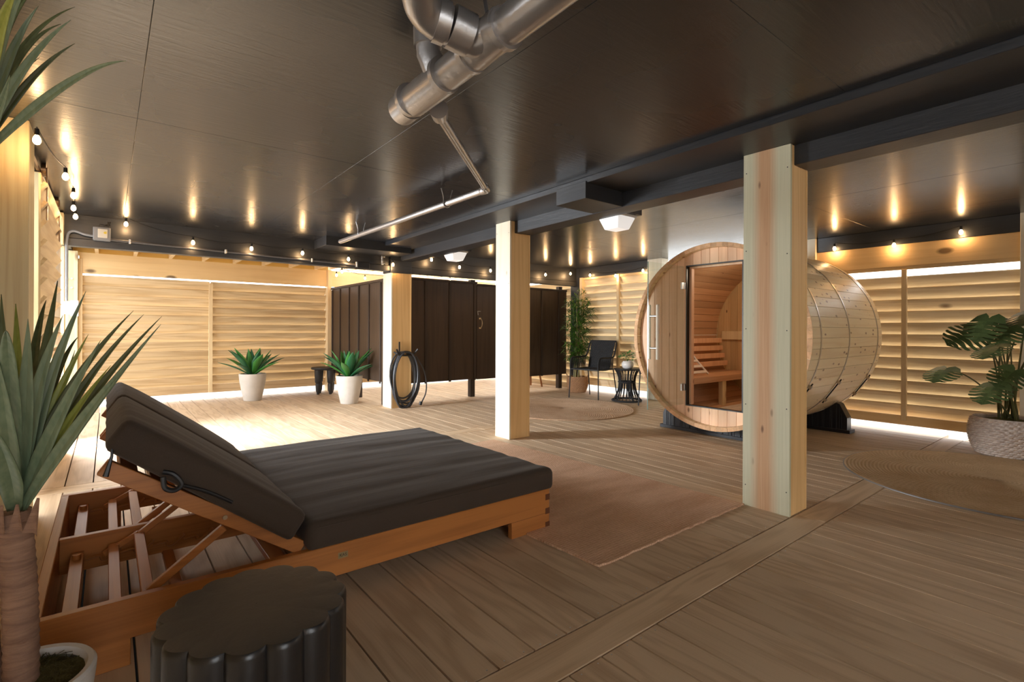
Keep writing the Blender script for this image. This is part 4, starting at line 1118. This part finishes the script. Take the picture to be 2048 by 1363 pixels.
for i in range(7):
    rsl = random.Random(40+i); r0 = Vector((MX+rsl.uniform(-.07, .07), MY+rsl.uniform(-.07, .07), .31)); a = rsl.uniform(-.5, 1.2)
    m = MB(); m.tube(bez(r0, r0+Vector((.05*math.cos(i), .04*math.sin(i), .35)), r0+Vector((.17*math.cos(a+i), .17*math.sin(a+i), rsl.uniform(.6, .85))), 10), .006, 6); m.build('stem', 'monstem', t, smooth=True)

# ================================================================== DRACAENA, left foreground
dx_, dy_ = (-.158, 1.668)
t = thing('potted_dracaena', 'dracaena tree with a ringed brown trunk in a pale pot at the left edge', 'plant', (dx_, dy_, 0))
m = MB(); m.lathe([(.09, 0), (.11, .02), (.128, .14), (.138, .215), (.140, .240), (.134, .248), (.122, .246), (.116, .23)], (dx_, dy_, 0), 48); m.build('pot', 'pot', t, smooth=True)
m = MB(); 
def mz(r, a): return .224+.016*noise.noise(Vector((r*30*math.cos(a), r*30*math.sin(a), 1)))
vs = [Vector((dx_, dy_, .24))]; fs = []
rings_ = [.03, .055, .08, .10, .118]
for r_ in rings_:
    for k in range(40): a = 2*PI*k/40; vs.append(Vector((dx_+r_*math.cos(a), dy_+r_*math.sin(a), mz(r_, a)+.012*(1-r_/.118))))
for k in range(40): fs.append((0, 1+k, 1+(k+1) % 40))
for i in range(4):
    for k in range(40): fs.append((1+i*40+k, 1+(i+1)*40+k, 1+(i+1)*40+(k+1) % 40, 1+i*40+(k+1) % 40))
m.add(vs, fs)
rs = random.Random(2)
for k in range(320):
    a = rs.uniform(0, 2*PI); r_ = .114*math.sqrt(rs.random()); p = Vector((dx_+r_*math.cos(a), dy_+r_*math.sin(a), .228+.01*(1-r_/.114)))
    m.tube([p, p+Vector((rs.uniform(-.012, .012), rs.uniform(-.012, .012), rs.uniform(.004, .016))), p+Vector((rs.uniform(-.02, .02), rs.uniform(-.02, .02), rs.uniform(.0, .012)))], .0009, 3, cap=False)
m.build('moss', 'moss', t, smooth=True)
def trunkm(p0, p1, r, bend):
    n = 90; path = bez(p0, (Vector(p0)+Vector(p1))/2+Vector(bend), p1, n); m = MB()
    m.tube(path, [r*(1+.035*math.sin(i*1.35)+.05*abs(math.sin(i*.67))+.02*noise.noise(Vector((i*.9, 0, r)))) for i in range(n+1)], 20); return m
tb = atD(42, 1345, 1.2); tt = atD(26, 1022, 1.2)
trunkm((tb.x, tb.y, .24), tt, .0315, (.01, 0, 0)).build('trunk', 'trunk', t, smooth=True)
t2 = atD(-62, 300, 1.25)
trunkm((dx_-.06, dy_+.03, .24), t2, .030, (-.07, .0, .2)).build('trunk', 'trunk', t, smooth=True)
for (a_, b_) in (((2, 1062), (5, 1010)), ((66, 1065), (78, 995)), ((38, 1060), (36, 1008))):
    m = MB(); leaf_blade(m, atD(a_[0], a_[1], 1.17), atD(b_[0], b_[1], 1.16), .034, 0, fold=.5, side=RT, prof=lambda u: 1-.8*u); m.build('leaf_sheath', 'trunk', t, smooth=True)
def dleaf(c, mid, tip, D0, D1, wpx, mat):
    p0 = atD(c[0], c[1], D0); p1 = atD(mid[0], mid[1], (D0+D1)/2); p2 = atD(tip[0], tip[1], D1)
    ctrl = p1*2-(p0+p2)/2
    n = 26; pts = bez(p0, ctrl, p2, n); vs = []; fs = []; w_ = wpx*.92/FPX/2
    for i, p in enumerate(pts):
        u = i/n; d = (pts[min(i+1, n)]-pts[max(i-1, 0)]).normalized(); view = (C0-p).normalized()
        sd = d.cross(view); sd = (sd+view*.35).normalized(); sd = (sd-d*sd.dot(d)).normalized(); nn = sd.cross(d)
        if nn.dot(view) < 0: nn = -nn
        ww = w_*(.62+.38*min(u/.3, 1))*(1-max(0, (u-.35)/.65)**1.35)+.0004
        for k, q in enumerate((-1, -.55, 0, .55, 1)): vs.append(p+sd*ww*q+nn*ww*.45*abs(q))
    for i in range(n):
        for k in range(4): a = i*5+k; fs.append((a, a+1, a+6, a+5))
    m = MB(); m.add(vs, fs); m.build('leaf', mat, t, smooth=True, solid=.0012)
B0 = (34, 1018)
LV = [ # mid, tip, end depth, width px, mat
 ((92, 790), (172, 582), 1.25, 34, 'drac'), ((128, 800), (267, 621), 1.30, 28, 'dracD'), ((150, 800), (288, 628), 1.32, 26, 'dracD'), ((172, 810), (324, 632), 1.34, 26, 'dracD'),
 ((176, 830), (322, 648), 1.22, 26, 'drac'), ((158, 850), (275, 705), 1.12, 30, 'drac'), ((112, 850), (202, 679), 1.15, 34, 'drac'), ((100, 830), (177, 668), 1.28, 30, 'dracY'),
 ((104, 780), (155, 674), 1.45, 22, 'dracD'), ((80, 770), (115, 561), 1.40, 36, 'dracD'), ((72, 800), (126, 630), 1.18, 36, 'drac'), ((52, 810), (56, 637), 1.12, 40, 'drac'),
 ((36, 790), (31, 607), 1.35, 34, 'dracY'), ((14, 800), (2, 588), 1.3, 36, 'dracD'), ((16, 860), (-12, 690), 1.05, 40, 'drac'), ((-4, 900), (-60, 760), 1.08, 40, 'drac'),
 ((0, 860), (-40, 640), 1.3, 38, 'dracD'), ((60, 860), (98, 700), 1.22, 40, 'dracD'), ((44, 860), (30, 640), 1.5, 38, 'dracD'), ((120, 870), (222, 730), 1.2, 26, 'dracY'),
 ((16, 930), (-30, 830), 1.0, 44, 'drac'), ((84, 900), (150, 700), 1.3, 34, 'dracD'), ((20, 760), (12, 660), 1.0, 44, 'drac'), ((66, 730), (92, 600), 1.5, 28, 'dracD')]
for (mi_, tp, D1, w_, mt) in LV: dleaf((B0[0]+(mi_[0]-50)*.10, B0[1]), mi_, tp, 1.2, D1, w_, mt)
B1 = (-52, 330)
LV2 = [((120, 178), (253, 122), 1.15, 22, 'drac'), ((52, 172), (150, 87), 1.35, 20, 'dracD'), ((40, 150), (142, 40), 1.25, 24, 'drac'), ((30, 130), (122, 48), 1.4, 20, 'dracD'),
 ((36, 110), (150, 14), 1.45, 18, 'dracD'), ((14, 130), (77, 12), 1.3, 26, 'drac'), ((2, 90), (62, -40), 1.2, 30, 'drac'), ((-10, 100), (40, -30), 1.1, 36, 'dracY'), ((0, 200), (79, 115), 1.5, 18, 'dracD'),
 ((-14, 150), (20, -10), 1.4, 30, 'dracD'), ((10, 70), (90, -40), 1.5, 24, 'dracD'), ((-50, 120), (-30, -60), 1.3, 34, 'drac'), ((-70, 180), (-110, 20), 1.3, 34, 'drac'), ((-5, 230), (20, 150), 1.1, 24, 'drac')]
for (mi_, tp, D1, w_, mt) in LV2: dleaf(B1, mi_, tp, 1.25, D1, w_, mt)

# ================================================================== PIPES
def ringc(m, c, ax_, r, L): 
    c = Vector(c); ax_ = Vector(ax_).normalized(); m.tube([c-ax_*L/2, c+ax_*L/2], r, 28)
px0, pz = .955, 2.005
t = thing('drain_pipe', 'large silver-grey drain pipe with elbow and wye fittings under the ceiling', 'pipe', (px0, .9, pz))
R4 = .056
m = MB(); m.tube([(px0+.012, 1.93, pz-.004), (px0-.03, -.9, pz+.02)], R4, 32); m.build('pipe', 'pipe', t, smooth=True)
m = MB(); m.tube([(px0+.014, 1.965, pz-.004), (px0+.012, 1.885, pz-.004)], R4+.006, 32); m.build('end_cap', 'pipe', t, smooth=True)
m = MB(); m.tube([(px0+.011, 1.86, pz-.004), (px0+.008, 1.60, pz-.003)], R4+.005, 32); c_ = m.build('tee', 'pipe', t, smooth=True)
m = MB(); m.tube([(px0+.008, 1.64, pz), (px0-.03, 1.66, pz+.09), (px0-.035, 1.66, 2.19)], [.05, .045, .045], 28); m.tube([(px0-.033, 1.66, 2.12), (px0-.035, 1.66, 2.19)], .052, 28); m.build('riser', 'pipe', c_, smooth=True)
m = MB(); m.tube([(px0+.002, 1.415, pz), (px0-.006, 1.235, pz+.005)], R4+.0045, 32); m.build('wye', 'pipe', t, smooth=True)
for yy in (1.42, 1.235, 1.60, 1.865):
    m = MB(); m.tube([(px0, yy+.011, pz), (px0, yy-.011, pz)], R4+.009, 32); m.build('collar', 'pipe', t, smooth=True)
# branch from the wye towards the upper left, then an elbow back
g0 = Vector((px0-.005, 1.27, pz+.004)); g1 = atZ(952, 80, 2.008); g2 = atZ(928, 64, 2.018); g3 = atZ(900, 52, 2.026); g4 = atZ(872, 40, 2.034); g5 = atZ(846, 10, 2.05); g6 = atZ(838, -50, 2.075)
m = MB(); m.tube(smoothpath([g0, g1, g2], 8), R4*.98, 28); m.build('branch', 'pipe', t, smooth=True)
m = MB(); m.tube([g2+(g1-g2)*.5, g3], R4+.009, 28); m.build('collar', 'pipe', t, smooth=True)
m = MB(); m.tube(smoothpath([g3, g4, g5, g6], 8), R4*1.02, 28); m.build('elbow', 'pipe', t, smooth=True)
m = MB(); m.tube([g3+(g4-g3)*.25, g4], R4+.008, 28); m.build('collar', 'pipe', t, smooth=True)
m = MB(); m.bar(atZ(968, -10, 2.19), atZ(980, 62, 2.03)+Vector((0, 0, -.0)), .016, .002, up=(0, 1, 0)); m.build('hanger_strap', 'strap', t)
t = thing('condensate_pipe', 'thin silver-grey pipe running diagonally then back along the ceiling', 'pipe', (2.05, 3.5, 2.05))
m = MB(); m.tube([(1.06, 1.82, 1.985), (1.115, 1.90, 1.995)], [.040, .034], 20); m.tube([(1.10, 1.88, 1.99), (2.075, 2.90, 2.062)], .021, 18); m.build('pipe', 'pipe', t, smooth=True)
m = MB(); m.tube(smoothpath([(2.02, 2.845, 2.06), (2.085, 2.905, 2.062), (2.082, 2.97, 2.062)], 4), .027, 18); m.build('elbow', 'pipe', t, smooth=True)
m = MB(); m.tube([(2.083, 2.93, 2.062), (2.02, 5.6, 2.045)], .024, 18); m.build('pipe', 'pipe', t, smooth=True)
for yy in (3.42, 5.05):
    xx = 2.083-.0236*(yy-2.93); m = MB(); m.tube(smoothpath([(xx-.05, yy, 2.172), (xx-.03, yy, 2.10), (xx-.028, yy, 2.05), (xx, yy, 2.03), (xx+.028, yy, 2.05), (xx+.03, yy, 2.10), (xx+.05, yy, 2.172)], 4), .005, 6); m.build('hanger', 'strap', t, smooth=True)

# ================================================================== ELECTRICAL
t = thing('electrical_box', 'grey electrical box with a small window at the left end of the back beam', 'electrical box', (-.045, 6.36, 1.99))
m = MB(); m.box(-.115, .02, 6.325, 6.394, 1.925, 2.055); m.build('housing', 'greyplastic', t, bevel=.008, seg=2)
m = MB(); m.box(-.078, -.005, 6.318, 6.325, 1.95, 2.035); w_ = m.build('window', 'label', t, bevel=.002)
m = MB(); m.lathe([(.013, 0), (.001, .0)], (0, 0, 0), 16); m = MB(); m.tube([(-.022, 6.314, 2.0), (-.022, 6.318, 2.0)], .012, 16); m.build('knob_label', 'yellow', w_, smooth=True)
for k in range(3): m = MB(); m.tube(smoothpath([(-.07+.03*k, 6.36, 2.055), (-.06+.04*k, 6.35, 2.085), (-.01+.01*k, 6.36, 2.08), (.0+.01*k, 6.38, 2.12)], 4), .003, 5); m.build('wire', 'black', t, smooth=True)
cd = thing('conduit', 'dark grey conduit clipped along the bottom of the back beam and down the left corner', 'conduit', (-.29, 6.36, 1.9))
m = MB(); m.tube(smoothpath([(-.115, 6.36, 1.965), (-.18, 6.36, 1.975), (-.245, 6.36, 1.995), (-.290, 6.36, 1.975), (-.305, 6.36, 1.90), (-.305, 6.36, 1.80), (-.305, 6.36, 1.33)], 6), .0125, 12); m.build('pipe', 'greyplastic', cd, smooth=True)
m = MB(); m.tube([(.02, 6.378, 1.945), (2.50, 6.378, 1.900)], .013, 12); m.build('pipe', 'pipedark', cd, smooth=True)
for (x, z) in ((.17, 1.942), (1.02, 1.927), (1.95, 1.910)):
    m = MB(); m.box(x-.008, x+.008, 6.36, 6.394, z-.022, z+.022); m.build('clip', 'steel', cd, bevel=.002)
t = thing('outlet_box', 'white outlet box at the bottom of the grey conduit in the left corner', 'outlet', (-.29, 6.36, 1.26))
m = MB(); m.box(-.325, -.245, 6.33, 6.39, 1.205, 1.325); m.build('housing', 'whiteplastic', t, bevel=.006, seg=2)
m = MB(); m.box(-.275, -.215, 6.30, 6.33, 1.185, 1.335); m.build('cover', 'whiteplastic', t, bevel=.006, seg=2)
t = thing('junction_box', 'small dark junction box where the beam conduit ends left of the farthest post', 'junction box', (2.6, 6.38, 1.91))
m = MB(); m.box(2.52, 2.68, 6.352, 6.394, 1.865, 1.945); m.build('housing', 'black', t, bevel=.004)
m = MB(); m.box(2.495, 2.518, 6.345, 6.392, 1.87, 1.94); m.build('connector', 'steel', t, bevel=.003)
t = thing('pipe_valve', 'small metal valve on the back beam beside the farthest post', 'valve', (2.86, 6.36, 1.98))
m = MB(); m.tube([(2.86, 6.37, 1.93), (2.86, 6.37, 2.045)], .014, 10); m.build('body', 'steel', t, smooth=True)
m = MB(); m.bar((2.84, 6.345, 2.04), (2.89, 6.345, 2.04), .014, .02); m.build('handle', 'steel', t, bevel=.003)
m = MB(); m.bar((2.84, 6.345, 1.945), (2.885, 6.345, 1.945), .014, .014); m.build('outlet', 'steel', t, bevel=.003)

# ================================================================== CEILING FIXTURES (diffusers given a faint glow)
def fixture(label, cx, cy, ztop, s=.125):
    t = thing('ceiling_light', label, 'light', (cx, cy, ztop), 'square white ceiling lights behind the main beam')
    m = MB(); m.box(cx-s*1.25, cx+s*1.25, cy-s*1.25, cy+s*1.25, ztop, 2.168); m.build('mounting_board', 'beam', t, bevel=.002)
    m = MB(); m.box(cx-s, cx+s, cy-s, cy+s, ztop-.022, ztop); m.build('frame', 'whiteplastic', t, bevel=.003)
    a, b_ = s*.93, s*.62; z0, z1 = ztop-.125, ztop-.022
    m = MB(); m.hexa([(cx-b_, cy-b_, z0), (cx+b_, cy-b_, z0), (cx+b_, cy+b_, z0), (cx-b_, cy+b_, z0), (cx-a, cy-a, z1), (cx+a, cy-a, z1), (cx+a, cy+a, z1), (cx-a, cy+a, z1)]); m.build('diffuser', 'diffuser', t, bevel=.008, seg=2)
fixture('square white ceiling light nearer the camera, above the rope chair', 3.58, 2.98, 2.10)
fixture('square white ceiling light farther back, between the two rear posts', 3.58, 5.70, 2.10)

# ================================================================== STRING LIGHTS
def point(name, loc, power, color, r=.018):
    d = bpy.data.lights.new(name, 'POINT'); d.energy = power; d.color = color; d.shadow_soft_size = r
    o = bpy.data.objects.new(name, d); COL.objects.link(o); o.location = loc; return o
def string(label, bulbs, cordpts=None, parent=None, pw=1.2, slack=.03):
    t = thing('string_lights', label, 'string lights', tuple(bulbs[0]), 'warm bulb strings')
    tops = []
    for b_ in bulbs:
        b_ = Vector(b_)
        m = MB(); m.lathe([(.003, -.024), (.011, -.020), (.0165, -.010), (.0175, 0), (.0145, .012), (.009, .022), (.008, .026)], b_, 14); bo = m.build('bulb', 'bulb', t, smooth=True)
        bo.visible_shadow = True
        m = MB(); m.tube([b_+Vector((0, 0, .024)), b_+Vector((0, 0, .058))], [.0115, .010], 10); m.build('socket', 'black', bo, smooth=True)
        tops.append(b_+Vector((0, 0, .066)))
        point('bulb_glow', b_+Vector((0, 0, -.045)), pw, (1, .60, .28))
    path = []
    for i in range(len(tops)-1):
        a, c = tops[i], tops[i+1]
        for k in range(8):
            u = k/8; p = a.lerp(c, u); p.z -= slack*4*u*(1-u)*min(1, (c-a).length/.6); path.append(p)
    path.append(tops[-1])
    m = MB(); m.tube(path, .0035, 5); m.build('cord', 'black', t, smooth=True)
    return t
leftb = [atZ(57, 277, 2.05), atZ(131, 353, 2.07), atZ(147, 391, 2.07), atZ(147, 416, 2.07), atZ(151, 433, 2.06)]
leftb = [Vector((max(p.x, -.29), p.y, p.z)) for p in leftb]
string('string of warm bulbs running along the ceiling by the left sliding door', leftb, pw=.9)
backb = [atY(*q, 6.33) for q in ((252, 448), (386, 485), (503, 497), (605, 506), (697, 518), (786, 529), (863, 519), (919, 534), (981, 541), (1091, 549), (1141, 547))]
string('long string of warm bulbs hanging along the black back beam', backb, pw=.9)
shb = [atY(*q, 7.4) for q in ((673, 550), (684, 543), (730, 556))]
string('short string of warm bulbs over the dark enclosure', [atY(673, 550, 8.5), atY(684, 543, 7.9), atY(730, 556, 8.5), atY(900, 559, 8.4)], pw=.9)
rightb = [atX(*q, 6.56) for q in ((1180, 550), (1231, 551), (1286, 541))]
string('string of warm bulbs on the right wall above the rope chairs', rightb, pw=.9)
string('string of warm bulbs on the right wall beyond the nearest post', [atX(*q, 6.56) for q in ((1669, 497), (1788, 490), (1922, 464))], pw=.9)
point('sauna_fill', (5.3, 2.6, 1.72), 5, (1, .82, .6), .05)  # added fill light that brightens the sauna interior, no fitting there

# ================================================================== LIGHT
w = bpy.data.worlds.new('world'); SC.world = w; w.use_nodes = True
bg = w.node_tree.nodes['Background']; bg.inputs[0].default_value = (.95, .975, 1, 1); bg.inputs[1].default_value = WORLD
def area(name, loc, target, size, size_y, power, color):
    d = bpy.data.lights.new(name, 'AREA'); d.shape = 'RECTANGLE'; d.size = size; d.size_y = size_y; d.energy = power; d.color = color
    o = bpy.data.objects.new(name, d); COL.objects.link(o); o.location = loc
    o.rotation_euler = (Vector(target)-Vector(loc)).to_track_quat('-Z', 'Y').to_euler(); return o
dl = area('door_daylight', (-.41, 6.16, .95), (2.4, 4.7, -.1), .42, 1.3, DOORW, (.88, .94, 1)); dl.data.spread = math.radians(115)
